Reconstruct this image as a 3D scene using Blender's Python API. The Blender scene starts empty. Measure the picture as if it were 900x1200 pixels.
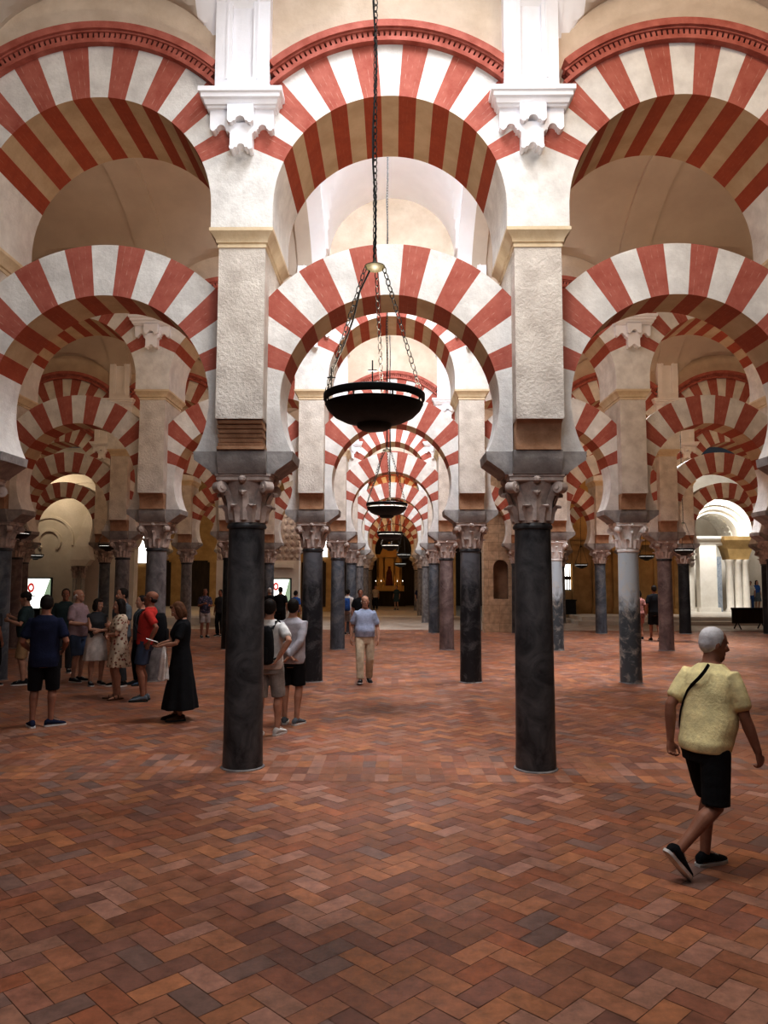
import bpy, bmesh, math, random
from mathutils import Vector, Matrix, Euler, noise
random.seed(7)
sc = bpy.context.scene
COL = sc.collection
PI = math.pi
R = math.radians

# ------------------------------------------------------------------ constants of the place
X0 = -0.05          # axis of the central aisle
BAY = 3.10          # column spacing along an arcade
ROW0, ROWD = 8.32, 6.85   # first arcade in view, distance between arcades
EYE = 1.985
def row_y(n): return ROW0 + ROWD * n
def col_x(k): return X0 + (k - 0.5) * BAY      # k=0 left of aisle, k=1 right of aisle
def bay_x(b): return X0 + b * BAY              # b=0 the aisle

# ------------------------------------------------------------------ mesh helpers
class MB:
    def __init__(s):
        s.v = []; s.f = []; s.m = []; s.uv = []; s.col = []
    def add(s, pts, m=0, uv=None, col=None):
        i = len(s.v); s.v += [tuple(p) for p in pts]
        s.f.append(tuple(range(i, i + len(pts)))); s.m.append(m); s.uv.append(uv); s.col.append(col)
    def mesh_add(s, verts, faces, m=0):
        i = len(s.v); s.v += [tuple(p) for p in verts]
        for f in faces:
            s.f.append(tuple(a + i for a in f)); s.m.append(m); s.uv.append(None); s.col.append(None)
    def box(s, x0, x1, y0, y1, z0, z1, m=0):
        v = [(x0,y0,z0),(x1,y0,z0),(x1,y1,z0),(x0,y1,z0),(x0,y0,z1),(x1,y0,z1),(x1,y1,z1),(x0,y1,z1)]
        s.mesh_add(v, [(0,3,2,1),(4,5,6,7),(0,1,5,4),(1,2,6,5),(2,3,7,6),(3,0,4,7)], m)
    def rings(s, rings, m=0, cap=True, closed=True):
        n = len(rings[0]); base = len(s.v)
        for r in rings: s.v += [tuple(p) for p in r]
        def F(f):
            s.f.append(tuple(f)); s.m.append(m); s.uv.append(None); s.col.append(None)
        for i in range(len(rings) - 1):
            for j in range(n if closed else n - 1):
                a = base + i*n + j; b = base + i*n + (j+1) % n
                F((a, b, b + n, a + n))
        if cap:
            F([base + j for j in range(n)][::-1]); F([base + (len(rings)-1)*n + j for j in range(n)])
    def lathe(s, prof, m=0, n=24, cx=0, cy=0, cap=True):
        s.rings([[(cx + r*math.cos(2*PI*j/n), cy + r*math.sin(2*PI*j/n), z) for j in range(n)] for r, z in prof], m, cap)
    def rects(s, prof, m=0, cx=0, cy=0):     # prof: (half x, half y, z)
        s.rings([[(cx-a,cy-b,z),(cx+a,cy-b,z),(cx+a,cy+b,z),(cx-a,cy+b,z)] for a,b,z in prof], m)
    def tube(s, pts, rad, m=0, n=8, flat=None, up=None, cap=True, ends=0):
        pts = [Vector(p) for p in pts]
        if not hasattr(rad, '__len__'): rad = [rad]*len(pts)
        if flat is None: flat = [1.0]*len(pts)
        elif not hasattr(flat, '__len__'): flat = [flat]*len(pts)
        rad = list(rad); flat = list(flat)
        if ends:
            d0 = (pts[0]-pts[1]).normalized(); d1 = (pts[-1]-pts[-2]).normalized()
            r0, r1 = rad[0], rad[-1]
            pts = [pts[0]+d0*r0*ends, pts[0]+d0*r0*.7*ends] + pts + [pts[-1]+d1*r1*.7*ends, pts[-1]+d1*r1*ends]
            rad = [r0*.25, r0*.75] + rad + [r1*.75, r1*.25]; flat = [flat[0]]*2 + flat + [flat[-1]]*2
        rings = []; a = None
        for i, p in enumerate(pts):
            if i == 0: d = pts[1]-pts[0]
            elif i == len(pts)-1: d = pts[-1]-pts[-2]
            else: d = (pts[i+1]-pts[i]).normalized() + (pts[i]-pts[i-1]).normalized()
            if d.length < 1e-9: d = Vector((0,0,1))
            d.normalize()
            if a is None:
                u = Vector(up) if up else (Vector((1,0,0)) if abs(d.x) < .8 else Vector((0,1,0)))
                a = u
            a = a - d * a.dot(d)
            if a.length < 1e-6: a = d.orthogonal()
            a.normalize(); b = d.cross(a)
            rings.append([p + a*rad[i]*math.cos(2*PI*j/n) + b*rad[i]*flat[i]*math.sin(2*PI*j/n) for j in range(n)])
        s.rings(rings, m, cap)
    def ell(s, c, r, m=0, n=14, k=9, rot=None):
        rings = []
        for i in range(k):
            t = -PI/2 + PI*(i + .5*0)/(k-1); t = max(-PI/2+.12, min(PI/2-.12, t))
            ring = []
            for j in range(n):
                p = Vector((r[0]*math.cos(t)*math.cos(2*PI*j/n), r[1]*math.cos(t)*math.sin(2*PI*j/n), r[2]*math.sin(t)))
                if rot: p = rot @ p
                ring.append(p + Vector(c))
            rings.append(ring)
        s.rings(rings, m)
    def prism(s, poly, y0, y1, m=0):     # poly in x,z (counter clockwise seen from -y)
        n = len(poly)
        s.add([(x, y0, z) for x, z in poly], m); s.add([(x, y1, z) for x, z in poly[::-1]], m)
        for i in range(n):
            a, b = poly[i], poly[(i+1) % n]
            s.add([(a[0],y1,a[1]),(b[0],y1,b[1]),(b[0],y0,b[1]),(a[0],y0,a[1])], m)
    def mesh(s, name, mats, smooth=None):
        me = bpy.data.meshes.new(name); me.from_pydata(s.v, [], s.f); 
        for mt in mats: me.materials.append(mt)
        me.polygons.foreach_set('material_index', s.m)
        if any(u for u in s.uv):
            l = me.uv_layers.new(name='UVMap'); k = 0; d = []
            for f, u in zip(s.f, s.uv):
                for q in range(len(f)): d += list(u[q]) if u else [0, 0]
            l.data.foreach_set('uv', d)
        if any(c for c in s.col):
            at = me.color_attributes.new('Col', 'FLOAT_COLOR', 'CORNER'); d = []
            for f, c in zip(s.f, s.col):
                d += list(c or (.3,.3,.3,1)) * len(f)
            at.data.foreach_set('color', d)
        if smooth is not None:
            me.polygons.foreach_set('use_smooth', [True]*len(me.polygons)); me.set_sharp_from_angle(angle=R(smooth))
        me.update(); return me
def obj(name, mesh, parent=None, loc=(0,0,0), rot=(0,0,0)):
    o = bpy.data.objects.new(name, mesh); COL.objects.link(o); o.location = loc; o.rotation_euler = rot
    if parent: o.parent = parent
    return o
def tag(o, label, cat, group=None):
    o['label'] = label; o['category'] = cat
    if group: o['group'] = group
    return o
def thing(name, label, cat, loc=(0,0,0), rz=0, group=None):
    o = bpy.data.objects.new(name, None); COL.objects.link(o); o.location = loc; o.rotation_euler = (0,0,rz); o.empty_display_size = .2
    return tag(o, label, cat, group)
def struct(name, mesh, loc=(0,0,0)):
    o = obj(name, mesh, None, loc); o['kind'] = 'structure'; return o
def recalc(me):
    bm = bmesh.new(); bm.from_mesh(me); bmesh.ops.remove_doubles(bm, verts=bm.verts, dist=1e-5)
    bmesh.ops.recalc_face_normals(bm, faces=bm.faces); bm.to_mesh(me); bm.free(); return me

# ------------------------------------------------------------------ materials
def mat(name):
    m = bpy.data.materials.new(name); m.use_nodes = True
    nt = m.node_tree; b = nt.nodes['Principled BSDF']
    return m, nt, b
def nd(nt, t, **kw):
    n = nt.nodes.new(t)
    for k, v in kw.items():
        if k in n.inputs.keys(): n.inputs[k].default_value = v
        else: setattr(n, k, v)
    return n
def ramp(nt, fac, stops):
    r = nt.nodes.new('ShaderNodeValToRGB'); e = r.color_ramp.elements
    while len(e) < len(stops): e.new(.5)
    for i, (p, c) in enumerate(stops): e[i].position = p; e[i].color = (*c, 1) if len(c) == 3 else c
    nt.links.new(fac, r.inputs[0]); return r.outputs[0]
def noise_mat(name, c0, c1, scale=4, rough=.8, bump=.0, bscale=30, detail=5, c2=None, spec=.3, stretch=(1,1,1), lo=.35, hi=.65, dist=0):
    m, nt, b = mat(name)
    tc = nd(nt, 'ShaderNodeTexCoord'); mp = nd(nt, 'ShaderNodeMapping'); mp.inputs['Scale'].default_value = stretch
    nt.links.new(tc.outputs['Object'], mp.inputs[0])
    n = nd(nt, 'ShaderNodeTexNoise', Scale=scale, Detail=detail, Roughness=.6, Distortion=dist); nt.links.new(mp.outputs[0], n.inputs['Vector'])
    st = [(lo, c0), (hi, c1)] if c2 is None else [(lo, c0), ((lo+hi)/2, c1), (hi, c2)]
    nt.links.new(ramp(nt, n.outputs['Fac'], st), b.inputs['Base Color'])
    b.inputs['Roughness'].default_value = rough; b.inputs['Specular IOR Level'].default_value = spec
    if bump:
        n2 = nd(nt, 'ShaderNodeTexNoise', Scale=bscale, Detail=6, Roughness=.65); nt.links.new(mp.outputs[0], n2.inputs['Vector'])
        bp = nd(nt, 'ShaderNodeBump', Strength=bump, Distance=.02); nt.links.new(n2.outputs['Fac'], bp.inputs['Height'])
        nt.links.new(bp.outputs[0], b.inputs['Normal'])
    return m
def flat_mat(name, c, rough=.6, metal=0, spec=.4):
    return noise_mat(name, tuple(x*.92 for x in c), tuple(min(1,x*1.08) for x in c), 9, rough, spec=spec) if not metal else metal_mat(name, c, rough)
def metal_mat(name, c, rough):
    m = noise_mat(name, tuple(x*.85 for x in c), c, 20, rough); m.node_tree.nodes['Principled BSDF'].inputs['Metallic'].default_value = 1; return m
def emis_mat(name, c, s):
    m, nt, b = mat(name)
    b.inputs['Base Color'].default_value = (*c,1); b.inputs['Emission Color'].default_value = (*c, 1); b.inputs['Emission Strength'].default_value = s
    return m

M = {}
M['plaster'] = noise_mat('cream plaster', (.60,.52,.44), (.74,.67,.59), 2.2, .85, .35, 22, stretch=(1,1,1))
M['rough_plaster'] = noise_mat('rough stone plaster', (.56,.50,.45), (.73,.67,.61), 4, .9, .9, 26, 8)
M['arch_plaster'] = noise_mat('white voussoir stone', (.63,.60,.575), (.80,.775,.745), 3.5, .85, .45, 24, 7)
M['soffit_plaster'] = noise_mat('soffit plaster toned by bounce', (.45,.325,.205), (.54,.405,.27), 3, .85, .2, 20)  # ochre puts the warm floor bounce into the soffit colour
M['ceiling'] = noise_mat('dimmed side vault plaster', (.55,.47,.40), (.62,.54,.46), 1.2, .9, .1, 10)  # beige puts the dim light of the side bays into the colour
M['ceiling_white'] = noise_mat('white vault plaster', (.86,.85,.87), (.92,.91,.93), 1.2, .9, .08, 10)
M['pilaster'] = noise_mat('white pilaster plaster', (.80,.79,.82), (.88,.87,.90), 2, .8, .1, 14)
M['tympanum'] = noise_mat('sandstone wall', (.60,.49,.385), (.71,.60,.49), 2.5, .9, .3, 25)
M['impost'] = noise_mat('grey impost stone', (.27,.25,.24), (.45,.42,.405), 5, .8, .4, 20)
M['moulding'] = noise_mat('ochre impost moulding', (.62,.49,.33), (.74,.62,.46), 4, .8, .25, 20)
M['corbel'] = noise_mat('corbel stone in brown shade', (.36,.20,.115), (.50,.31,.20), 6, .9, .4, 25)  # brown carries the shade of the down-facing curve in its colour
M['capital'] = noise_mat('carved grey-brown marble', (.38,.31,.28), (.62,.53,.485), 7, .7, .4, 25)
M['capital_lit'] = noise_mat('brightly lit carved marble', (.80,.79,.78), (.92,.91,.90), 7, .6, .3, 25)  # whiter than the other capitals, strong light put into the colour
M['dentil'] = noise_mat('red cornice paint', (.36,.105,.075), (.50,.18,.14), 6, .8, .2, 25)
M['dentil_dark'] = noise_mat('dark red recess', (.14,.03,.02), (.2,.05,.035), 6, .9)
def brick_mat(name, c0, c1, mort, mstr):
    m, nt, b = mat(name)
    uv = nd(nt, 'ShaderNodeUVMap'); sp = nd(nt, 'ShaderNodeSeparateXYZ'); nt.links.new(uv.outputs[0], sp.inputs[0])
    mu = nd(nt, 'ShaderNodeMath', operation='MULTIPLY'); mu.inputs[1].default_value = 4; nt.links.new(sp.outputs[0], mu.inputs[0])
    fr = nd(nt, 'ShaderNodeMath', operation='FRACT'); nt.links.new(mu.outputs[0], fr.inputs[0])
    pp = nd(nt, 'ShaderNodeMath', operation='PINGPONG'); pp.inputs[1].default_value = .5; nt.links.new(fr.outputs[0], pp.inputs[0])
    lt = nd(nt, 'ShaderNodeMath', operation='LESS_THAN'); lt.inputs[1].default_value = .07; nt.links.new(pp.outputs[0], lt.inputs[0])
    tc = nd(nt, 'ShaderNodeTexCoord')
    n = nd(nt, 'ShaderNodeTexNoise', Scale=6, Detail=6, Roughness=.65); nt.links.new(tc.outputs['Object'], n.inputs['Vector'])
    n2 = nd(nt, 'ShaderNodeTexNoise', Scale=14, Detail=3); nt.links.new(tc.outputs['Object'], n2.inputs['Vector'])
    gt = nd(nt, 'ShaderNodeMapRange'); gt.inputs['From Min'].default_value = .48; gt.inputs['From Max'].default_value = .7; gt.inputs['To Max'].default_value = mstr
    nt.links.new(n2.outputs['Fac'], gt.inputs[0])
    mm = nd(nt, 'ShaderNodeMath', operation='MULTIPLY'); nt.links.new(lt.outputs[0], mm.inputs[0]); nt.links.new(gt.outputs[0], mm.inputs[1])
    mx = nd(nt, 'ShaderNodeMix', data_type='RGBA'); nt.links.new(mm.outputs[0], mx.inputs[0])
    nt.links.new(ramp(nt, n.outputs['Fac'], [(.3, c0), (.7, c1)]), mx.inputs[6]); mx.inputs[7].default_value = (*mort, 1)
    nt.links.new(mx.outputs[2], b.inputs['Base Color']); b.inputs['Roughness'].default_value = .85
    bp = nd(nt, 'ShaderNodeBump', Strength=.35, Distance=.02); nt.links.new(n.outputs['Fac'], bp.inputs['Height']); nt.links.new(bp.outputs[0], b.inputs['Normal'])
    return m
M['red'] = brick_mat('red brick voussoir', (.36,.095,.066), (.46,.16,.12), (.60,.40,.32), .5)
M['red_soffit'] = brick_mat('red soffit brick toned by bounce', (.29,.05,.016), (.37,.075,.026), (.40,.16,.09), .5)  # voussoir red again, with the warm bounce on the soffits painted in

def marble(name, pale, dark, vein, mix_lo, mix_hi, rough=.32, vs=1.0, zpale=None):
    m, nt, b = mat(name)
    tc = nd(nt, 'ShaderNodeTexCoord')
    n = nd(nt, 'ShaderNodeTexNoise', Scale=2.2*vs, Detail=8, Roughness=.65, Distortion=1.2); nt.links.new(tc.outputs['Object'], n.inputs['Vector'])
    fac = n.outputs['Fac']
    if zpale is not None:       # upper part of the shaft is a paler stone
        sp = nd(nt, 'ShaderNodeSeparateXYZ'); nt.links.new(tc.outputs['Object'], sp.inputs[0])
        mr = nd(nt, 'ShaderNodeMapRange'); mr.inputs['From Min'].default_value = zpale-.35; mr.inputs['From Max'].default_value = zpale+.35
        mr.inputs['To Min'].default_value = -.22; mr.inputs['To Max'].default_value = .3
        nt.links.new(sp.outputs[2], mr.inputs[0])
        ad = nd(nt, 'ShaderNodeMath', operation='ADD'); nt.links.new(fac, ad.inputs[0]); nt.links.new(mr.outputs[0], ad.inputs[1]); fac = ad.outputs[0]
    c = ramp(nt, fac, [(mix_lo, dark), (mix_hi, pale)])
    w = nd(nt, 'ShaderNodeTexNoise', Scale=2.6*vs, Detail=9, Roughness=.68, Distortion=.7); nt.links.new(tc.outputs['Object'], w.inputs['Vector'])
    v = ramp(nt, w.outputs['Fac'], [(.50, (0,0,0)), (.58, (.6,.6,.6)), (.66, (1,1,1))])
    n3 = nd(nt, 'ShaderNodeTexNoise', Scale=40, Detail=4); nt.links.new(tc.outputs['Object'], n3.inputs['Vector'])
    mu = nd(nt, 'ShaderNodeMath', operation='MULTIPLY'); nt.links.new(v, mu.inputs[0]); nt.links.new(n3.outputs['Fac'], mu.inputs[1])
    mx = nd(nt, 'ShaderNodeMix', data_type='RGBA'); nt.links.new(mu.outputs[0], mx.inputs[0]); nt.links.new(c, mx.inputs[6]); mx.inputs[7].default_value = (*vein, 1)
    nt.links.new(mx.outputs[2], b.inputs['Base Color']); b.inputs['Roughness'].default_value = rough; b.inputs['Specular IOR Level'].default_value = .35
    bp = nd(nt, 'ShaderNodeBump', Strength=.12, Distance=.01); nt.links.new(n3.outputs['Fac'], bp.inputs['Height']); nt.links.new(bp.outputs[0], b.inputs['Normal'])
    return m
M['m_dark'] = marble('dark grey marble', (.12,.115,.118), (.022,.021,.024), (.09,.085,.088), .35, .72, .38, 1.3)
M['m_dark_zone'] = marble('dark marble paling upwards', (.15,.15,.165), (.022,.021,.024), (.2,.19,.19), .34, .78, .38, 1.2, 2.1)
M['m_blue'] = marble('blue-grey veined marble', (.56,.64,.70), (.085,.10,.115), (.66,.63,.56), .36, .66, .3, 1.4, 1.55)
M['m_bluedark'] = marble('slate blue marble', (.17,.19,.225), (.055,.062,.075), (.3,.3,.3), .35, .7, .35)
M['m_brown'] = marble('brown-violet marble', (.27,.20,.19), (.10,.07,.07), (.36,.3,.28), .35, .7, .35)
M['m_grey'] = marble('grey granite', (.30,.28,.28), (.12,.11,.115), (.4,.38,.36), .35, .7, .4, 1.6)
M['m_black'] = marble('black marble', (.04,.038,.04), (.012,.012,.013), (.08,.08,.08), .35, .72, .35)
M['m_pale'] = marble('pale grey marble', (.55,.53,.5), (.32,.3,.28), (.65,.63,.6), .35, .7, .4)


# ------------------------------------------------------------------ people
V = Vector
M['skin'] = noise_mat('skin', (.40,.215,.145), (.50,.285,.20), 8, .55, .08, 60)
M['skin_tan'] = noise_mat('tanned skin', (.27,.12,.075), (.35,.17,.11), 8, .55, .08, 60)
M['eye_white'] = flat_mat('eye white', (.7,.68,.65), .3); M['iris'] = flat_mat('dark iris', (.04,.025,.015), .3)
M['lips'] = flat_mat('lips', (.33,.12,.09), .5)
def fab(name, c, rough=.85, var=.18):
    if name not in M:
        m = noise_mat(name, tuple(x*(1-var) for x in c), tuple(min(1,x*(1+var)) for x in c), 7, rough, .35, 45, spec=.15); M[name] = m
    return M[name]
def floral_mat(name, ground, c1, c2, sc_):
    m, nt, b = mat(name); tc = nd(nt, 'ShaderNodeTexCoord')
    v = nd(nt, 'ShaderNodeTexVoronoi', Scale=sc_); nt.links.new(tc.outputs['Object'], v.inputs['Vector'])
    n = nd(nt, 'ShaderNodeTexNoise', Scale=sc_*1.3, Detail=3); nt.links.new(tc.outputs['Object'], n.inputs['Vector'])
    mx = nd(nt, 'ShaderNodeMix', data_type='RGBA'); nt.links.new(ramp(nt, v.outputs['Distance'], [(.30,(1,1,1)),(.40,(0,0,0))]), mx.inputs[0])
    mx.inputs[6].default_value = (*ground,1); nt.links.new(ramp(nt, n.outputs['Fac'], [(.42,c1),(.58,c2)]), mx.inputs[7])
    nt.links.new(mx.outputs[2], b.inputs['Base Color']); b.inputs['Roughness'].default_value = .85; M[name] = m; return m
floral_mat('floral print', (.62,.52,.40), (.30,.05,.035), (.16,.10,.05), 17); floral_mat('dark floral print', (.05,.05,.09), (.30,.16,.18), (.12,.14,.24), 16)
floral_mat('fine check cloth', (.40,.44,.56), (.30,.34,.46), (.46,.50,.62), 60)

def remesh(mb, voxel, name, mats, smooth=3, wrinkle=0, seed=0):
    me0 = mb.mesh(name+'_raw', []); o = bpy.data.objects.new('tmp', me0); COL.objects.link(o)
    r = o.modifiers.new('r', 'REMESH'); r.mode = 'VOXEL'; r.voxel_size = voxel; r.use_smooth_shade = True
    if smooth: s = o.modifiers.new('s', 'SMOOTH'); s.factor = .5; s.iterations = smooth
    dg = bpy.context.evaluated_depsgraph_get(); me = bpy.data.meshes.new_from_object(o.evaluated_get(dg)); me.name = name
    bpy.data.objects.remove(o); bpy.data.meshes.remove(me0); me.materials.clear()
    for m in mats: me.materials.append(m)
    if wrinkle:
        for v in me.vertices:
            p = v.co; k = noise.noise((p.x*6+seed, p.y*6, p.z*4)) + .55*noise.noise((p.x*3+3+p.z*4, p.y*3+seed, p.z*17))
            v.co = p + v.normal*wrinkle*k
    me.polygons.foreach_set('use_smooth', [True]*len(me.polygons)); return me
def ik(a, b, l1, l2, pole):
    d = b - a; L = d.length
    if L > (l1+l2)*.998: b = a + d*((l1+l2)*.998/L); d = b - a; L = d.length
    n = d.normalized(); x = (l1*l1 - l2*l2 + L*L)/(2*L); h = math.sqrt(max(0, l1*l1 - x*x)); p = V(pole); p = (p - n*p.dot(n))
    if p.length < 1e-5: p = n.orthogonal()
    return a + n*x + p.normalized()*h, b
TORSO = [(.79,.10,.085,.0),(.83,.155,.108,.004),(.88,.172,.12,.008),(.94,.172,.122,.006),(1.01,.158,.112,0),(1.08,.150,.106,-.004),(1.18,.160,.112,-.004),(1.28,.172,.122,-.004),(1.36,.178,.116,0),(1.41,.168,.100,.008),(1.45,.132,.082,.014),(1.48,.095,.066,.016),(1.505,.060,.058,.012),(1.56,.055,.056,-.002),(1.60,.052,.054,-.008)]
HEADP = [(-.02,.022,.025,-.052),(.0,.036,.036,-.050),(.02,.050,.058,-.034),(.05,.062,.080,-.014),(.085,.069,.091,-.004),(.12,.074,.097,0),(.155,.076,.099,.004),(.185,.069,.091,.006),(.208,.050,.066,.008),(.222,.026,.034,.008),(.227,.008,.01,.008)]
def person(label, loc, rz, H=1.7, cat='person', fem=False, belly=0.0, skin='skin', feet=None, hands=None, palms=None, lean=0.0, head=(0,0), hipz=None, voxel=.011, top=None, bottom=None, hair=('short','hair_dark'), shoes=('black cloth','white sole'), extra=None, curl=.35, poles=None, twist=0, group=None):
    s = H/1.75; fm = .9 if fem else 1.0
    feet = feet or {'L':(.10,0,0,8,0), 'R':(-.10,0,0,-8,0)}
    hands = hands or {}; palms = palms or {}; poles = poles or {}
    anchor = V((0, .0, 0)); hz = hipz or .925
    def sh(z):      # spine offset at a height
        t = max(0, min(1.15, (z-.92)/.51)); return V((0, -lean*t, 0))
    def tw(p):
        t = max(0, min(1, (p.z-.95)/.4)); return Matrix.Rotation(R(twist)*t, 3, 'Z') @ p
    dz = hz - .925
    J = {}
    for sd, sx in (('L',1),('R',-1)):
        hp = V((sx*.095*(1.05 if fem else 1), 0, hz)); f = feet[sd]; an = V((f[0], f[1], .085 + f[2]))
        kn, an = ik(hp, an, .43, .42, (sx*.12, -1, 0)); J['hip'+sd], J['kn'+sd], J['an'+sd] = hp, kn, an
        so = tw(V((sx*(.172 if not fem else .152), .008, 1.398+dz)) + sh(1.40)); J['sh'+sd] = so
        h = hands.get(sd, (.245, -.03, .89)); t = V((sx*h[0] if h[0] > -9 else 0, h[1], h[2]+dz))
        pole = poles.get(sd, (sx*.5, 1, -.2))
        el, wr = ik(so, t, .285, .255, pole); J['el'+sd], J['wr'+sd] = el, wr
    tors = [(z+dz, a*(.95 if fem and z > 1.0 else 1), b*(1 if not fem else .97), y) for z, a, b, y in TORSO]
    def tring(z, a, b, y, n=22, grow=0, bl=1):
        be = belly*math.exp(-((z-dz-1.06)/.13)**2)*bl; c = sh(z-dz); out = []
        bu = .028*math.exp(-((z-dz-1.27)/.06)**2) if fem else 0
        for j in range(n):
            q = 2*PI*j/n; ca, sa = math.cos(q), math.sin(q); e = .85
            x = (a+grow+be*.4)*math.copysign(abs(ca)**e, ca); yy = (b+grow)*math.copysign(abs(sa)**e, sa)
            if sa < 0: yy += (be+bu)*sa
            out.append(tw(V((x, yy + y, z)) + c))
        return out
    HB = tw(V((0,-.008,1.525+dz)) + sh(1.55)); HR = Matrix.Rotation(R(head[0]+twist), 3, 'Z') @ Matrix.Rotation(R(head[1]), 3, 'X')
    def hd(p): return HB + HR @ V(p)
    # ---- body
    mb = MB(); mb.rings([tring(*t) for t in tors])
    mb.rings([[hd((a*math.cos(2*PI*j/20), y + b*math.sin(2*PI*j/20), z)) for j in range(20)] for z, a, b, y in HEADP])
    mb.tube([hd((0,-.088,.125)), hd((0,-.104,.098)), hd((0,-.112,.080)), hd((0,-.098,.068))], [.010,.013,.017,.012], 0, 8)
    mb.ell(hd((0,-.088,.135)), (.05,.014,.009), 0, 10, 6, HR); mb.ell(hd((0,-.082,.012)), (.024,.014,.016), 0, 8, 6, HR)
    for sx in (1,-1):
        mb.ell(hd((sx*.077,.006,.098)), (.011,.022,.033), 0, 8, 6, HR); mb.ell(hd((sx*.037,-.075,.085)), (.022,.016,.02), 0, 8, 6, HR)
    mb.tube([tw(V((0,.014,1.44+dz))+sh(1.44)), hd((0,.012,.05))], [.055*fm,.052*fm], 0, 14)
    for sd, sx in (('L',1),('R',-1)):
        so, el, wr, hp, kn, an = [J[q+sd] for q in ('sh','el','wr','hip','kn','an')]
        mb.tube([so, so.lerp(el,.35), so.lerp(el,.7), el, el.lerp(wr,.3), el.lerp(wr,.7), wr], [r*fm for r in (.052,.050,.045,.040,.043,.034,.027)], 0, 12, ends=.8)
        bk = V((0,.018,0))
        mb.tube([hp, hp.lerp(kn,.3), hp.lerp(kn,.7), kn, kn.lerp(an,.28)+bk, kn.lerp(an,.65)+bk*.4, an], [.09,.086,.070,.056,.058,.042,.036], 0, 14, ends=.5)
        f = feet[sd]; FR = Matrix.Rotation(R(f[3]), 3, 'Z') @ Matrix.Rotation(R(f[4]), 3, 'X')
        def ft(p, FR=FR, an=an): return an + FR @ (V(p) - V((0,0,.085)))
        mb.tube([ft((0,.05,.035)), ft((0,-.02,.05)), ft((0,-.08,.035)), ft((0,-.15,.025)), ft((0,-.185,.02))], [.03,.036,.04,.04,.028], 0, 12, flat=[1,1,.7,.5,.5], up=FR @ V((1,0,0)), ends=.6)
        # hand
        d = (wr-el).normalized(); n = V(palms.get(sd, (-sx, .15, 0))); n = (n - d*n.dot(d)).normalized(); th = d.cross(n)*(-sx); sc_ = .95*fm
        d = (d*.94 + n*.12 + V((0,0,-.12))).normalized(); n = (n - d*n.dot(d)).normalized(); th = (th - d*th.dot(d)).normalized()
        mb.tube([wr - d*.02, wr + d*.015*sc_, wr + d*.05*sc_, wr + d*.088*sc_, wr + d*.097*sc_], [.026*sc_,.032*sc_,.040*sc_,.041*sc_,.034*sc_], 0, 12, flat=[.9,.6,.42,.36,.3], up=th)
        for i, (u, ln) in enumerate(((.030,.070),(.010,.080),(-.010,.075),(-.029,.058))):
            p = wr + d*.088*sc_ + th*u*sc_; pts = [p - d*.012]; a = curl*.5
            for q in (.45,.32,.23):
                pts.append(pts[-1] + (d*math.cos(a) + n*math.sin(a))*ln*q*sc_*1.1 + th*u*.04); a += curl*(1.1 + .12*i)
            mb.tube(pts, [.0092*sc_,.0092*sc_,.0086*sc_,.0078*sc_], 0, 8, ends=.8)
        p = wr + d*.028*sc_ + th*.028*sc_; mb.tube([p - th*.012, p + d*.022 + th*.020 + n*.006, p + d*.048 + th*.030 + n*.014, p + d*.070 + th*.030 + n*.022], [.013*sc_,.012*sc_,.0105*sc_,.009*sc_], 0, 8, ends=.8)
    body = remesh(mb, voxel*.8, 'body', [M[skin]], 2)
    root = obj('person', body, None, loc, (0,0,R(rz))); root.scale = (s,s,s); tag(root, label, cat, group); root['category'] = 'person'
    def part(name, me, parent=None):
        o = obj(name, me, parent or root); return o
    # ---- face
    for sx in (1,-1):
        mb = MB(); mb.ell(hd((sx*.031,-.083,.112)), (.0135,.009,.008), 0, 10, 6, HR); mb.ell(hd((sx*.031,-.0905,.112)), (.006,.003,.006), 1, 8, 5, HR)
        part('eye', mb.mesh('eye', [M['eye_white'], M['iris']], 60))
    mb = MB(); mb.ell(hd((0,-.0885,.043)), (.024,.008,.0075), 0, 10, 6, HR); part('mouth', mb.mesh('mouth', [M['lips']], 60))
    # ---- hair
    if hair:
        kind, hm = hair; hmat = {'hair_dark':fab('dark brown hair',(.022,.015,.012),.6), 'hair_grey':fab('silver grey hair',(.60,.58,.59),.6), 'hair_brown':fab('chestnut hair',(.13,.06,.03),.6)}[hm]
        mb = MB(); mb.ell(hd((0,.016,.148)), (.085,.098,.092), 0, 18, 12, HR); mb.ell(hd((0,.042,.112)), (.078,.072,.085), 0, 16, 10, HR)
        for sx in (1,-1): mb.ell(hd((sx*.070,.012,.125)), (.016,.04,.055), 0, 10, 8, HR); mb.ell(hd((sx*.033,-.094,.130)), (.018,.006,.0045), 0, 8, 5, HR)
        if kind == 'bob':
            mb.ell(hd((0,.036,.075)), (.098,.078,.125), 0, 16, 10, HR)
            for sx in (1,-1): mb.ell(hd((sx*.080,-.008,.075)), (.026,.055,.105), 0, 10, 8, HR)
            mb.ell(hd((0,-.062,.192)), (.06,.04,.03), 0, 10, 8, HR)
        if kind == 'long':
            mb.ell(hd((0,.05,.03)), (.092,.062,.17), 0, 16, 10, HR)
            for sx in (1,-1): mb.ell(hd((sx*.078,.01,.055)), (.028,.045,.135), 0, 10, 8, HR)
        if kind == 'fringe':
            mb = MB(); mb.ell(hd((0,.038,.088)), (.080,.070,.048), 0, 16, 8, HR)
            for sx in (1,-1): mb.ell(hd((sx*.074,.012,.11)), (.010,.035,.03), 0, 10, 8, HR)
        if kind == 'cap':
            mb = MB(); mb.ell(hd((0,.008,.158)), (.088,.106,.088), 0, 18, 12, HR); mb.ell(hd((0,.042,.105)), (.076,.068,.06), 0, 16, 10, HR); mb.tube([hd((-.0,.09,.155)), hd((0,.165,.135))], [.07,.06], 0, 12, flat=.12, up=HR @ V((1,0,0)), ends=.6)
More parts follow.
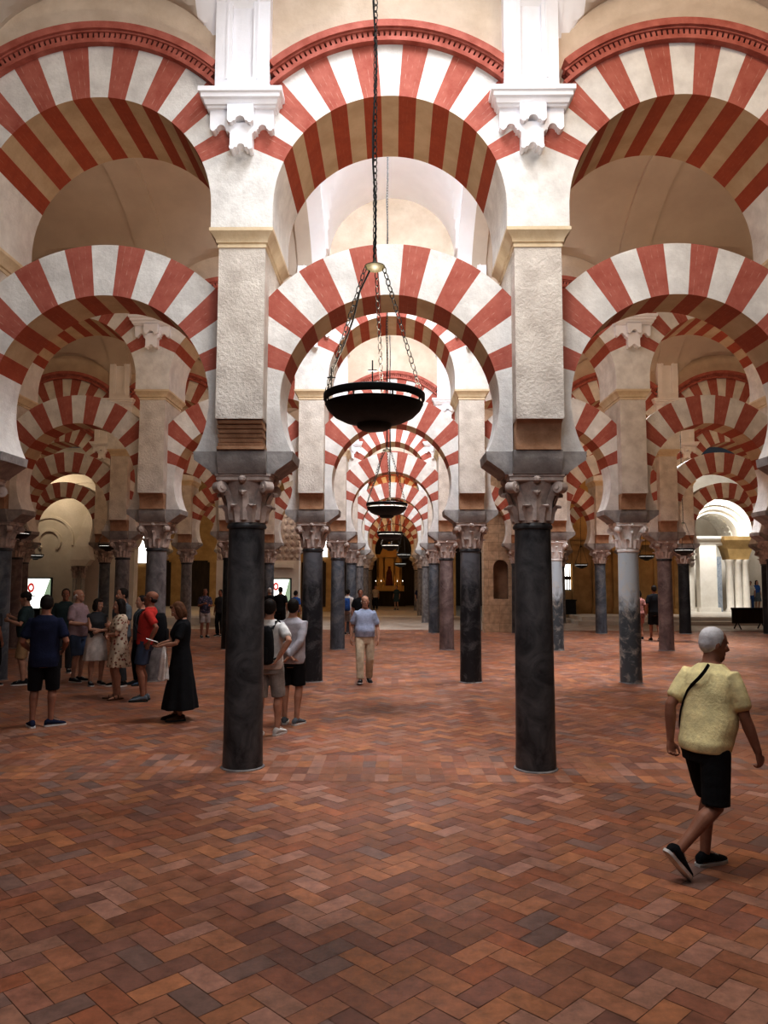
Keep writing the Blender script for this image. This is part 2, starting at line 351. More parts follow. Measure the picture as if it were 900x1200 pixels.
        part('cap' if kind == 'cap' else 'hair', remesh(mb, max(.007, voxel*.7), 'hair', [hmat], 2, .004, 5))
    # ---- top
    def interp(z):
        for t0, t1 in zip(tors, tors[1:]):
            if t0[0] <= z <= t1[0]:
                k = (z-t0[0])/(t1[0]-t0[0]); return [t0[i] + (t1[i]-t0[i])*k for i in range(1,4)]
        return list(tors[0][1:]) if z < tors[0][0] else list(tors[-1][1:])
    if top:
        kind, tm, hem = top[:3]; mb = MB(); rg = []; g = .023; zt = 1.492+dz; zs = [hem+dz + (zt-hem-dz)*i/18 for i in range(19)]
        for z in zs:
            a, b, y = interp(z)
            if z < 1.33+dz: a, b = max(a, .163 if not fem else .148), max(b, .116 if not fem else .104)
            if z > 1.45+dz: g = .012
            rg.append(tring(z, a, b, y, 24, g))
        mb.rings(rg)
        fr = {'tshirt':.72,'polo':.74,'long':2,'sleeveless':0}[kind]
        for sd, sx in (('L',1),('R',-1)):
            so, el, wr = J['sh'+sd], J['el'+sd], J['wr'+sd]
            if fr == 0: mb.ell(so, (.06,.062,.06), 0, 12, 8); continue
            st = so + V((-sx*.03,0,.0))
            if fr < 1: mb.tube([st, so, so.lerp(el,fr*.5), so.lerp(el,fr)], [.054*fm,.072*fm,.071*fm,.070*fm], 0, 14, ends=.5)
            else: mb.tube([st, so, so.lerp(el,.5), el, el.lerp(wr,.5), el.lerp(wr,.96)], [.054*fm,.070*fm,.066*fm,.060*fm,.054*fm,.043*fm], 0, 14, ends=.4)
        if kind == 'polo': mb.tube([tw(V((.07*math.cos(2*PI*i/14), .012+.066*math.sin(2*PI*i/14), 1.49+dz-.012*(1-math.sin(2*PI*i/14))))+sh(1.49)) for i in range(15)], .013, 0, 8)
        part('shirt' if top[3:] == () else top[3], remesh(mb, voxel, 'shirt', [M[tm]], 7, .0045, random.random()*50))
    # ---- bottom
    if bottom:
        kind, bmn, ln = bottom[:3]; mb = MB()
        if kind in ('shorts','trousers'):
            zs = [1.03,.98,.93,.88,.84,.80]
            mb.rings([tring(z+dz, *[q for q in interp(max(z,.84)+dz)], 22, .014) for z in zs][::-1])
            for sd, sx in (('L',1),('R',-1)):
                hp, kn, an = J['hip'+sd], J['kn'+sd], J['an'+sd]; t0 = hp + V((0,0,.03))
                if kind == 'shorts': e = hp.lerp(kn, ln) if ln <= 1 else kn.lerp(an, ln-1); mb.tube([t0, hp.lerp(kn,.35)] + ([hp.lerp(kn,.9)] if ln > 1 else []) + [e], [.100,.104] + ([.094] if ln > 1 else []) + [.098 if ln <= 1 else .088], 0, 16)
                else: mb.tube([t0, hp.lerp(kn,.4), kn, kn.lerp(an,.5), kn.lerp(an,.97)], [.100,.098,.080,.076,.074], 0, 16)
        else:   # skirt or dress: one cone with folds
            fc = (V(feet['L'][:2]) + V(feet['R'][:2]))/2; top_z = 1.06 if kind == 'skirt' else 1.10; rg = []; N = 44; steps_ = 14; fl = bottom[3]
            for i in range(steps_+1):
                t = i/steps_; z = top_z + (ln-top_z)*t; a, b, y = interp(max(z,.88)+dz); k = max(0, min(1, (.95-z)/max(.05,.95-ln))); ring = []
                for j in range(N):
                    q = 2*PI*j/N; w = 1 + .055*k*math.sin(q*9+1.3) + .03*k*math.sin(q*5); rr = .028 + fl*k
                    ring.append(V(((a+rr)*w*math.cos(q) + fc.x*k*.6, (b+rr)*w*math.sin(q) + y + fc.y*k*.6, z+dz)))
                rg.append(ring)
            mb.rings(rg[::-1])
        part({'shorts':'shorts','trousers':'trousers'}.get(kind, 'skirt'), remesh(mb, voxel, kind, [M[bmn]], 2, .006, random.random()*50))
    # ---- shoes
    if shoes:
        for sd in 'LR':
            f = feet[sd]; an = J['an'+sd]; FR = Matrix.Rotation(R(f[3]), 3, 'Z') @ Matrix.Rotation(R(f[4]), 3, 'X')
            def ft(p, FR=FR, an=an): return an + FR @ (V(p) - V((0,0,.085)))
            prof = [(.078,.016,.045),(.068,.032,.085),(.03,.040,.105),(-.02,.041,.098),(-.07,.046,.075),(-.13,.050,.058),(-.17,.045,.050),(-.195,.030,.040),(-.207,.012,.028)]
            sandal = shoes[0] == 'sandal'
            if not sandal:
                mb = MB(); mb.rings([[ft((w*math.cos(2*PI*j/16), y, .016 + max(0,(h-.016))*(.5+.5*math.sin(2*PI*j/16)))) for j in range(16)] for y, w, h in prof])
                so_ = part('shoe', mb.mesh('shoe', [M[shoes[0]]], 50))
                for q in range(4): mb2 = None
                mb = MB()
                for q in range(4): yy = -.045-.022*q; zz = .093-.010*q; mb.tube([ft((-.022,yy,zz)), ft((0,yy-.003,zz+.006)), ft((.022,yy,zz))], .003, 0, 6)
                obj('lace', mb.mesh('lace', [M[shoes[1]]]), so_)
            else:
                mb = MB()
                for yy, zz, w in ((-.10,.055,.046),(-.03,.08,.042)): mb.tube([ft((-w,yy,.02)), ft((-w*.8,yy,zz*.85)), ft((0,yy,zz)), ft((w*.8,yy,zz*.85)), ft((w,yy,.02))], [.012]*5, 0, 8, flat=.4)
                so_ = part('sandal', mb.mesh('sandal', [M['brown leather']], 50))
            mb = MB(); mb.rings([[ft((sg*(w+.005), y, z)) for sg, z in ((1,0),(1,.022),(-1,.022),(-1,0))] for y, w in [(.083,.02)] + [(y, w) for y, w, h in prof[1:-1]] + [(-.212,.014)]])
            obj('sole', mb.mesh('sole', [M[shoes[1]]], 30), so_)
    if extra: extra(root, J, tring, interp, hd, part, sh, tw, s)
    return root
for nm, c in (('black cloth',(.012,.012,.014)),('navy cloth',(.018,.022,.055)),('white sole',(.62,.60,.58)),('dark sole',(.03,.03,.03)),('pale yellow knit',(.80,.70,.40)),('light blue shirt',(.36,.40,.52)),('beige cotton',(.52,.42,.31)),('white cotton',(.64,.62,.60)),('grey cotton',(.30,.29,.28)),('pale grey shirt',(.44,.42,.45)),('teal green cloth',(.035,.06,.065)),('khaki cotton',(.36,.24,.13)),('mauve shirt',(.36,.26,.28)),('denim',(.055,.075,.13)),('red cotton',(.55,.055,.045)),('pale skirt',(.52,.47,.44)),('dark grey cloth',(.05,.05,.055)),('slate cloth',(.13,.15,.17)),('blue polo',(.04,.11,.33)),('ochre cotton',(.33,.20,.06)),('light shorts',(.38,.34,.33)),('brown leather',(.10,.045,.025)),('pink cotton',(.42,.20,.17)),('blue grey shoe',(.06,.085,.13))):
    fab(nm, c)
# things people wear on the back or hold
def backpack(owner, label, mt, loc, rz, s, w=.15, h=.24, d=.09):
    t = thing('backpack', label, 'bag', loc, R(rz)); t.scale = (s,s,s)
    mb = MB(); mb.rings([[(w*k*math.copysign(abs(math.cos(q))**.5, math.cos(q)), .155 + d + d*kd*math.copysign(abs(math.sin(q))**.6, math.sin(q)), z) for q in [2*PI*j/20 for j in range(20)]] for z, k, kd in ((.93,.7,.6),(.95,.92,.9),(1.05,1,1),(1.25,.97,.95),(1.36,.85,.8),(1.42,.6,.5))])
    obj('pack_body', remesh(mb, .012, 'pack_body', [M[mt]], 2, .004), t)
    mb = MB(); mb.rings([[(w*.75*k*math.copysign(abs(math.cos(q))**.5, math.cos(q)), .155 + 2*d + .03*kd*math.sin(q), z) for q in [2*PI*j/16 for j in range(16)]] for z, k, kd in ((.97,.9,.6),(1.0,1,1),(1.12,1,1),(1.16,.9,.6))]); obj('front_pocket', mb.mesh('front_pocket', [M[mt]], 40), t)
    for sx in (1,-1):
        mb = MB(); mb.tube([(sx*.09,.14,1.38),(sx*.11,.06,1.47),(sx*.115,-.03,1.475),(sx*.125,-.12,1.39),(sx*.14,-.145,1.25),(sx*.165,-.08,1.12),(sx*.16,.08,1.02),(sx*.12,.15,.99)], .022, 0, 8, flat=.3, up=(1,0,0)); obj('shoulder_strap', mb.mesh('shoulder_strap', [M[mt]], 60), t)
    return t

# 1 the man in the yellow polo shirt, walking right and away
def yellow_extra(root, J, tring, interp, hd, part, sh, tw, s):
    mb = MB(); pts = []
    for i in range(11):
        t = i/10; z = 1.475 - .50*t; a, b, y = interp(z); ang = R(62 + 105*t); g = .043
        c, sn = math.cos(ang), math.sin(ang); e = .85
        pts.append(tw(V(((max(a,.163 if z < 1.33 else a)+g)*math.copysign(abs(c)**e, c), (max(b,.116 if z < 1.33 else b)+g)*abs(sn)**e + y, z)) + sh(z)))
    pts = [V((-p.x, p.y, p.z)) for p in pts]
    mb.tube(pts, .016, 0, 8, flat=.3, up=(0,1,0)); part('shoulder_strap', mb.mesh('shoulder_strap', [M['black cloth']], 60))
person('older man in pale yellow polo shirt and black shorts walking right past the columns', (2.17, 5.50, 0), 114, 1.66, belly=.06, skin='skin_tan',
    feet={'L':(.085,-.05,0,2,0), 'R':(-.085,.36,.13,-4,48)}, hipz=.905, lean=.11, hands={'L':(.20,.14,.92),'R':(.25,-.25,.87)}, poles={'L':(.1,1,0)}, voxel=.008, head=(-34,8),
    top=('polo','pale yellow knit',.87), bottom=('shorts','black cloth',.97), hair=('short','hair_grey'), shoes=('black cloth','white sole'), extra=yellow_extra, curl=.75, twist=14)
# 2 the man walking towards the camera
def belt(root, J, tring, interp, hd, part, sh, tw, s):
    mb = MB(); mb.rings([tring(z, *interp(1.0), 22, .022) for z in (.985,1.02)]); part('belt', mb.mesh('belt', [M['brown leather']], 40))
person('bald man in light blue shirt and beige trousers walking forward down the aisle', (-.56, 15.0, 0), 4, 1.68, belly=.045,
    feet={'L':(.09,.14,.0,10,8), 'R':(-.09,-.18,.0,-6,-8)}, hipz=.905, hands={'L':(.27,-.06,.89),'R':(.28,.06,.89)}, head=(6,4), top=('polo','light blue shirt',.93), bottom=('trousers','beige cotton',1), hair=('fringe','hair_grey'), extra=belt)
# 3 two visitors by the left front column
person('person in white t-shirt and grey shorts with black backpack behind the nearest left column', (-1.60, 9.95, 0), 168, 1.72,
    feet={'L':(.10,.10,0,8,0), 'R':(-.10,-.08,0,-10,0)}, hands={'L':(.26,0,.89),'R':(.20,.19,1.02)}, poles={'R':(-1,.6,0)}, top=('tshirt','white cotton',.86), bottom=('shorts','grey cotton',1.02), shoes=('white cotton','white sole'), head=(10,0), voxel=.01)
backpack(None, 'black backpack worn by the visitor in white t-shirt behind the nearest left column', 'black cloth', (-1.60, 9.95, 0), 168, 1.72/1.75)
person('person in pale grey long-sleeved shirt and black shorts, hands clasped behind back', (-1.41, 10.75, 0), 172, 1.70, feet={'L':(.10,0,0,10,0), 'R':(-.09,.05,0,-20,0)}, hands={'L':(-.03,.20,.98),'R':(.01,.21,.96)}, poles={'L':(1,.5,-.2),'R':(-1,.5,-.2)},
    top=('long','pale grey shirt',.85), bottom=('shorts','black cloth',.9), shoes=('slate cloth','white sole'), lean=.03, voxel=.01)
# 4 the tour group at the left
person('man in navy t-shirt and black shorts seen from behind, in front of the group', (-4.72, 10.45, 0), 195, 1.75, skin='skin_tan', feet={'L':(.12,.02,0,20,0), 'R':(-.10,-.04,0,-62,0)}, hands={'L':(.22,-.16,1.02),'R':(.22,-.16,1.02)}, top=('tshirt','navy cloth',.80), bottom=('shorts','black cloth',1.05), shoes=('navy cloth','white sole'), head=(8,6), voxel=.01)
person('man in dark green shirt, khaki shorts and dark cap, hand raised to chest', (-6.95, 14.55, 0), -70, 1.72, hands={'L':(.16,-.28,1.22),'R':(.14,-.28,1.28)}, top=('tshirt','teal green cloth',.90), bottom=('shorts','khaki cotton',1.0), hair=('cap','hair_dark'), head=(-10,5), belly=.03)
person('person in dark clothes cut by the left edge of the photo', (-7.46, 14.3, 0), 160, 1.62, skin='skin_tan', top=('tshirt','dark grey cloth',.85), bottom=('trousers','black cloth',1))
person('grey-haired man in mauve shirt and denim shorts looking right', (-6.12, 14.95, 0), 75, 1.77, belly=.05, hands={'L':(.10,-.28,1.16),'R':(.14,-.24,1.10)}, top=('polo','mauve shirt',.86), bottom=('shorts','denim',1.0), hair=('fringe','hair_grey'), head=(8,-10))
person('man in dark teal shirt standing half hidden behind the mauve-shirted man', (-7.0, 16.4, 0), 20, 1.76, skin='skin_tan', top=('tshirt','teal green cloth',.88), bottom=('trousers','dark grey cloth',1))
person('dark-haired woman in sleeveless dark top and pale skirt with folded arms', (-5.58, 14.5, 0), 40, 1.60, fem=True, hands={'L':(-.03,-.20,1.10),'R':(-.05,-.22,1.12)}, poles={'L':(1,.2,-.5),'R':(-1,.2,-.5)}, top=('sleeveless','dark grey cloth',.96), bottom=('skirt','pale skirt',.50,.05), hair=('bob','hair_dark'), head=(30,5))
person('woman in short floral dress with folded arms and bare legs', (-4.58, 12.9, 0), -60, 1.64, fem=True, hands={'L':(-.02,-.21,1.12),'R':(-.06,-.23,1.10)}, poles={'L':(1,.2,-.5),'R':(-1,.2,-.5)}, top=('tshirt','floral print',.98,'dress_bodice'), bottom=('dress','floral print',.56,.06), hair=('long','hair_dark'), shoes=('sandal','brown leather'), head=(-6,4), feet={'L':(.09,.0,0,20,0),'R':(-.09,-.03,0,-10,0)})
person('tall dark-haired man in grey shirt behind the floral dress woman', (-5.08, 14.4, 0), -40, 1.80, top=('tshirt','slate cloth',.88), bottom=('trousers','dark grey cloth',1), head=(-10,0), hands={'L':(.15,-.26,1.12),'R':(.22,-.05,.90)})
person('person in blue-grey shirt and dark trousers beside the red-shirted man', (-4.78, 14.6, 0), -50, 1.66, top=('tshirt','slate cloth',.88), bottom=('trousers','black cloth',1), shoes=('blue grey shoe','dark sole'))
person('man in red t-shirt and denim shorts looking up to the left', (-4.08, 12.7, 0), -82, 1.78, skin='skin_tan', top=('tshirt','red cotton',.90), bottom=('shorts','denim',.80), hair=('fringe','hair_dark'), head=(-4,-14), shoes=('slate cloth','dark sole'), hands={'L':(.24,.10,.95),'R':(.24,-.02,.9)}, lean=-.05)
backpack(None, 'black backpack worn by the man in red t-shirt', 'black cloth', (-4.10, 12.7, 0), -82, 1.0, .16, .25, .10)
person('woman in long black dress reading a white leaflet', (-3.02, 11.0, 0), -70, 1.66, fem=True, hands={'L':(.10,-.30,1.10),'R':(.10,-.30,1.12)}, palms={'L':(-.3,-.2,1),'R':(.3,-.2,1)}, poles={'L':(1,.5,-.8),'R':(-1,.5,-.8)}, top=('tshirt','black cloth',.98,'dress_bodice'), bottom=('dress','black cloth',.18,.12), hair=('bob','hair_brown'), shoes=('brown leather','dark sole'), head=(0,26), voxel=.01, feet={'L':(.08,0,0,8,0),'R':(-.08,-.05,0,-10,0)})
def cloth_and_leaflet():
    rz = R(-70); O = V((-3.02,11.0,0)); RM = Matrix.Rotation(rz, 3, 'Z'); s = 1.66/1.75
    def W(p): return O + RM @ (V(p)*s)
    t = thing('leaflet', 'white folded leaflet held by the woman in the long black dress', 'leaflet', W((0,-.40,1.17)), rz)
    mb = MB(); mb.rings([[(-.10,-.10,.035),(.10,-.10,.035),(.10,-.10,.041),(-.10,-.10,.041)],[(-.10,.06,-.02),(.10,.06,-.02),(.10,.06,-.014),(-.10,.06,-.014)]]); obj('page', mb.mesh('page', [M['white cotton']]), t)
    mb = MB(); rg = []
    for i in range(12):
        q = i/11; z = 1.11 - .50*q; ring = []
        for j in range(28):
            a = 2*PI*j/28; w = 1 + .16*math.sin(a*5+q*2); ring.append(((.05+.085*min(1,q*3))*w*math.cos(a)*(1-.1*q) + .11 - .02*q, -.25 + (.025+.05*q)*w*math.sin(a), z + .015*math.sin(a*3)*(i == 11)))
        rg.append(ring)
    mb.rings(rg)
    o = obj('white_jacket', remesh(mb, .008, 'white_jacket', [fab('bright white cloth', (.86,.85,.84))], 2, .008), None, O, (0,0,rz)); o.scale = (s,s,s); tag(o, 'white jacket draped over the arm of the woman in the long black dress', 'jacket')
cloth_and_leaflet()
# 5 far visitors
FV = .016
person('person in dark floral shirt and light shorts, far back near the left columns', (-6.4, 26.1, 0), 30, 1.66, skin='skin_tan', top=('tshirt','dark floral print',.86), bottom=('shorts','light shorts',.95), voxel=FV, head=(-20,-10), hands={'L':(.12,-.26,1.15),'R':(.12,-.26,1.2)})
person('person in dark shirt half hidden behind the nearest left column', (-6.05, 26.9, 0), -20, 1.60, skin='skin_tan', top=('tshirt','dark grey cloth',.86), bottom=('trousers','black cloth',1), voxel=FV)
person('man in bright blue polo and ochre trousers near the smaller screen', (-3.6, 28.3, 0), 150, 1.55, top=('polo','blue polo',.88), bottom=('trousers','ochre cotton',1), voxel=FV)
person('person in black watching the smaller screen, seen from behind', (-4.0, 27.2, 0), 175, 1.70, top=('tshirt','black cloth',.86), bottom=('trousers','black cloth',1), voxel=FV)
person('grey-haired visitor in dark clothes left of the smaller screen', (-4.45, 27.6, 0), 200, 1.66, top=('tshirt','black cloth',.86), bottom=('trousers','dark grey cloth',1), hair=('short','hair_grey'), voxel=FV)
person('person in white shirt carrying a backpack behind the slate column', (-1.66, 27.8, 0), 170, 1.62, top=('tshirt','white cotton',.86), bottom=('shorts','grey cotton',1), voxel=FV)
backpack(None, 'blue and grey backpack worn by the visitor behind the slate column', 'blue polo', (-1.66, 27.8, 0), 170, .92)
person('dark-haired person in black just behind the bald walking man', (-1.02, 23.5, 0), 10, 1.68, skin='skin_tan', top=('tshirt','black cloth',.86), bottom=('trousers','black cloth',1), voxel=FV)
person('distant person in pale shirt standing left before the altarpiece', (-1.2, 49.9, 0), 10, 1.58, top=('tshirt','beige cotton',.88), bottom=('trousers','black cloth',1), voxel=.02)
person('distant person in dark dress standing right before the altarpiece', (.17, 50.2, 0), -20, 1.56, fem=True, top=('tshirt','teal green cloth',.9), bottom=('dress','teal green cloth',.6,.06), voxel=.02)
person('distant person in dark blue shirt and pale trousers at the right of the far aisle', (1.5, 45.6, 0), 20, 1.62, top=('tshirt','navy cloth',.86), bottom=('trousers','light shorts',1), voxel=.02)
person('man in black t-shirt and shorts walking away beside the pale blue column', (8.52, 25.4, 0), 175, 1.80, skin='skin_tan', feet={'L':(.10,-.12,0,0,0),'R':(-.10,.16,.05,0,25)}, top=('tshirt','black cloth',.88), bottom=('shorts','black cloth',.95), voxel=FV)
person('person in pink top half hidden behind the pale blue column', (8.2, 26.0, 0), 185, 1.64, fem=True, top=('tshirt','pink cotton',.88), bottom=('shorts','pink cotton',.8), hair=('bob','hair_dark'), voxel=FV)
person('far visitor in white and blue at the right edge near the barrier board', (20.2, 44.0, .31), -30, 1.62, top=('tshirt','white cotton',.86), bottom=('trousers','blue polo',1), voxel=.02)
person('far visitor in violet-blue top at the right edge by the portal', (20.75, 44.4, .31), 10, 1.66, fem=True, top=('tshirt','blue polo',.86), bottom=('skirt','slate cloth',.5,.06), hair=('long','hair_dark'), voxel=.02)
# ------------------------------------------------------------------ floor
def brick_floor_mat():
    m, nt, b = mat('terracotta brick floor')
    a = nd(nt, 'ShaderNodeVertexColor', layer_name='Col')
    tc = nd(nt, 'ShaderNodeTexCoord'); n = nd(nt, 'ShaderNodeTexNoise', Scale=9, Detail=6, Roughness=.7); nt.links.new(tc.outputs['Object'], n.inputs['Vector'])
    n4 = nd(nt, 'ShaderNodeTexNoise', Scale=.7, Detail=3); nt.links.new(tc.outputs['Object'], n4.inputs['Vector'])
    mx = nd(nt, 'ShaderNodeMix', data_type='RGBA', blend_type='MULTIPLY'); mx.inputs[0].default_value = 1
    nt.links.new(a.outputs['Color'], mx.inputs[6])
    nt.links.new(ramp(nt, n.outputs['Fac'], [(.3, (.62,.62,.64)), (.7, (1.2,1.17,1.15))]), mx.inputs[7])
    mx2 = nd(nt, 'ShaderNodeMix', data_type='RGBA', blend_type='MULTIPLY'); mx2.inputs[0].default_value = 1
    nt.links.new(mx.outputs[2], mx2.inputs[6]); nt.links.new(ramp(nt, n4.outputs['Fac'], [(.35, (.8,.8,.82)), (.65, (1.15,1.12,1.1))]), mx2.inputs[7])
    nt.links.new(mx2.outputs[2], b.inputs['Base Color'])
    nt.links.new(ramp(nt, n.outputs['Fac'], [(.3, (.34,.34,.34)), (.7, (.56,.56,.56))]), b.inputs['Roughness'])
    b.inputs['Specular IOR Level'].default_value = .38
    bp = nd(nt, 'ShaderNodeBump', Strength=.25, Distance=.008); nt.links.new(n.outputs['Fac'], bp.inputs['Height']); nt.links.new(bp.outputs[0], b.inputs['Normal'])
    return m
M['floor'] = brick_floor_mat()
M['mortar'] = noise_mat('floor joints', (.14,.075,.05), (.21,.12,.085), 12, .85)
M['marble_floor'] = noise_mat('worn marble paving', (.42,.34,.28), (.58,.50,.43), 1.5, .4)
M['white_floor'] = noise_mat('white marble paving', (.66,.62,.57), (.78,.74,.69), 1.5, .4)
PAL = [(.30,.115,.062),(.27,.10,.055),(.32,.125,.068),(.34,.135,.07),(.25,.092,.055),(.235,.10,.07),(.32,.15,.10),(.35,.165,.115),(.22,.088,.06),(.28,.115,.075),(.36,.14,.066),(.215,.115,.09),(.30,.10,.05),(.27,.11,.065),(.29,.11,.06)]
FAR = 30.6
def build_floor():
    mb = MB()
    mb.add([(-22,-7,-.003),(26,-7,-.003),(26,FAR,-.003),(-22,FAR,-.003)], 1)
    L = .14; g = .0022; c, s_ = math.cos(R(45)), math.sin(R(45))
    def quad(px0, py0, w, h, rot, z):
        jj = .012 * L
        pts = [(px0+g,py0+g),(px0+w-g,py0+g),(px0+w-g,py0+h-g),(px0+g,py0+h-g)]
        if rot: pts = [(x*c - y*s_, x*s_ + y*c) for x, y in pts]
        cx = sum(p[0] for p in pts)/4; cy = sum(p[1] for p in pts)/4
        if not (-.8 < cy < FAR-.1) or abs(cx) > .56*max(cy, 0)+2.3: return
        k = random.choice(PAL); q = random.uniform(1.0, 1.3); tl = random.uniform(-.0012, .0012)
        mb.add([(x, y, z + (tl if i % 2 else -tl)) for i, (x, y) in enumerate(pts)], 0, None, ((k[0]*.94+.006)*q, (k[1]*1.09+.006)*q, (k[2]*1.14+.005)*q, 1))
    nn = 330
    for j in range(-nn//2, nn):
        for i in range(-nn, nn):
            # clip early in rotated frame
            x, y = i*L, j*L; yy = x*s_ + y*c; xx = x*c - y*s_
            if yy < -1 or yy > FAR or abs(xx) > .56*max(yy,0)+2.6: continue
            d = (i - j) % 4
            if d == 0: quad(x, y, 2*L, L, True, 0)
            elif d == 3: quad(x, y, L, 2*L, True, 0)
    for r in range(4):
        Y = row_y(r)
        for t in range(-2, 2):
            y = Y + t*.28
            for i in range(-130, 130):
                quad(X0 + i*.14, y, .14, .28, False, .002)
    me = mb.mesh('floor', [M['floor'], M['mortar']]); struct('floor', me)
    mb = MB(); mb.add([(-22,FAR,-.004),(26,FAR,-.004),(26,41,-.004),(-22,41,-.004)], 0); mb.add([(-22,41,-.004),(26,41,-.004),(26,66,-.004),(-22,66,-.004)], 1)
    struct('floor_marble', mb.mesh('floor_marble', [M['marble_floor'], M['white_floor']]))
build_floor()

# ------------------------------------------------------------------ columns
Z_SH, Z_CAP, Z_IMP = 2.58, 3.09, 3.33
_cache = {}
def shaft_mesh(mk):
    if ('shaft', mk) not in _cache:
        mb = MB(); mb.lathe([(.212,.02),(.212,.05),(.207,.3),(.203,1.2),(.194,2.3),(.192,Z_SH-.05)], 0, 32)
        _cache[('shaft', mk)] = mb.mesh('shaft', [M[mk]], 40)
    return _cache[('shaft', mk)]
def base_mesh():
    mb = MB(); mb.lathe([(.232,-.002),(.232,.010),(.220,.018),(.2,.018)], 0, 32); return mb.mesh('base_ring', [M['m_grey']], 30)
def necking_mesh(mk):
    mb = MB(); mb.lathe([(.19,Z_SH-.06),(.207,Z_SH-.055),(.215,Z_SH-.035),(.207,Z_SH-.012),(.2,Z_SH),(.18,Z_SH)], 0, 32); return mb.mesh('necking_ring', [M[mk]], 50)
def capital_mesh(mk):
    mb = MB(); H = Z_CAP - Z_SH; z0 = Z_SH
    mb.lathe([(.19,z0),(.198,z0+.05),(.205,z0+.16),(.225,z0+.28),(.27,z0+.38),(.29,z0+.43),(.28,z0+.45)], 0, 24)
    def leaf(ang, zb, h, w, out, r0):
        ca, sa = math.cos(ang), math.sin(ang)
        prof = [(0,0,.9),(.012,.3,1.0),(.022,.6,1.05),(.05,.85,.95),(out,1.0,.75),(out+.018,.93,.5),(out+.012,.84,.25)]
        rings = []
        for dr, t, ww in prof:
            ring = []
            for u, th in ((-1,.0),(-.55,.012),(0,.03),(.55,.012),(1,.0),(.6,-.018),(0,-.014),(-.6,-.018)):
                r = r0 + dr + th - abs(u)*.012; x = r; y = u*w*ww
                ring.append((x*ca - y*sa, x*sa + y*ca, zb + t*h))
            rings.append(ring)
        mb.rings(rings)
    for i in range(8): leaf(2*PI*i/8 + PI/8, z0+.005, .19, .062, .075, .195)
    for i in range(8): leaf(2*PI*i/8, z0+.03, .31, .058, .085, .205)
    for i in range(4):
        a = PI/4 + i*PI/2; ca, sa = math.cos(a), math.sin(a)
        # volute: stem and scroll
        mb.tube([(ca*.20, sa*.20, z0+.2),(ca*.24, sa*.24, z0+.32),(ca*.31, sa*.31, z0+.41),(ca*.37, sa*.37, z0+.425)], [.03,.035,.04,.035], 0, 8)
        c = Vector((ca*.355, sa*.355, z0+.375)); t = Vector((-sa, ca, 0))
        mb.tube([c - t*.055, c - t*.05, c + t*.05, c + t*.055], [.03,.062,.062,.03], 0, 14)
        mb.tube([c - t*.066, c + t*.066], [.025,.025], 0, 10)
        b = i*PI/2; cb, sb = math.cos(b), math.sin(b)
        mb.ell((cb*.30, sb*.30, z0+.455), (.045,.045,.04), 0, 10, 6)
    ring0, n = [], 32
    def ab(sc_, z):
        out = []
        for j in range(n):
            a = 2*PI*j/n; f = abs(math.cos(2*a)); r = .40 - .11*f
            out.append((sc_*r*math.cos(a), sc_*r*math.sin(a), z))
        return out
    mb.rings([ab(.93, z0+.43), ab(1.0, z0+.445), ab(1.0, z0+.48), ab(1.04, z0+.49), ab(1.04, z0+H)])
    return mb.mesh('capital', [M[mk]], 35)
def impost_mesh():
    mb = MB(); z = Z_CAP
    mb.rects([(.33,.28,z),(.35,.29,z+.03),(.52,.295,z+.15),(.53,.295,z+.24)], 0)
    mb.rects([(.255,.32,z),(.255,.34,z+.04),(.255,.40,z+.15),(.255,.405,z+.24)], 0)
    return mb.mesh('impost_block', [M['impost']], 30)
BASE = base_mesh(); NECK = {k: necking_mesh(k) for k in ('m_dark','capital_lit')}; CAPM = {k: capital_mesh(k) for k in ('capital','capital_lit')}; IMP = impost_mesh()
ORD = ['nearest', 'second', 'third', 'fourth', 'fifth', 'sixth', 'seventh']
NUM = ['first', 'second', 'third', 'fourth', 'fifth']
def col_place(n, k):
    if k <= 0: side, q = 'left', -k
    else: side, q = 'right', k - 1
    return side, q
COLS = {  # (row, k): (shaft material, adjective)
 (0,0):('m_dark','dark charcoal'), (0,1):('m_dark','dark charcoal'), (0,-1):('m_dark','dark'), (0,2):('m_dark','dark'),
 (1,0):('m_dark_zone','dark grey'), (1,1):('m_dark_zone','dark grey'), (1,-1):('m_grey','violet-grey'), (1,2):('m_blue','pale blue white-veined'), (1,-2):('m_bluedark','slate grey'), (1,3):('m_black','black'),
 (2,0):('m_bluedark','slate blue-grey'), (2,1):('m_brown','brown-grey'), (2,-1):('m_black','dark'), (2,2):('m_blue','pale blue-grey'), (2,-2):('m_grey','grey'), (2,3):('m_brown','brown-violet'), (2,-3):('m_brown','brown'), (2,4):('m_black','black'),
 (3,0):('m_bluedark','blue-grey'), (3,1):('m_bluedark','dark blue-grey'), (3,-1):('m_bluedark','dark grey'), (3,2):('m_dark','dark grey'), (3,-2):('m_grey','grey'), (3,3):('m_bluedark','dark slate'), (3,-3):('m_bluedark','slate'), (3,4):('m_black','black'), (3,-4):('m_brown','brown'), (3,5):('m_black','dark'),
}
def column(n, k, zs=1.0):
    mk, adj = COLS.get((n, k), ('m_grey', 'grey'))
    side, q = col_place(n, k)
    t = thing('marble_column', '%s marble column, %s to the %s of the aisle, %s arcade' % (adj, NUM[q], side, ORD[n]), 'column', (col_x(k), row_y(n), 0), 0, 'marble columns of the arcades')
    t.rotation_euler.z = random.choice((0, PI/2, PI, -PI/2))*0
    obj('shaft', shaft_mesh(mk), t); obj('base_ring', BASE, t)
    w = 'capital_lit' if mk == 'm_blue' else None
    obj('necking_ring', NECK[w or 'm_dark'], t); obj('capital', CAPM[w or 'capital'], t); obj('impost_block', IMP, t)

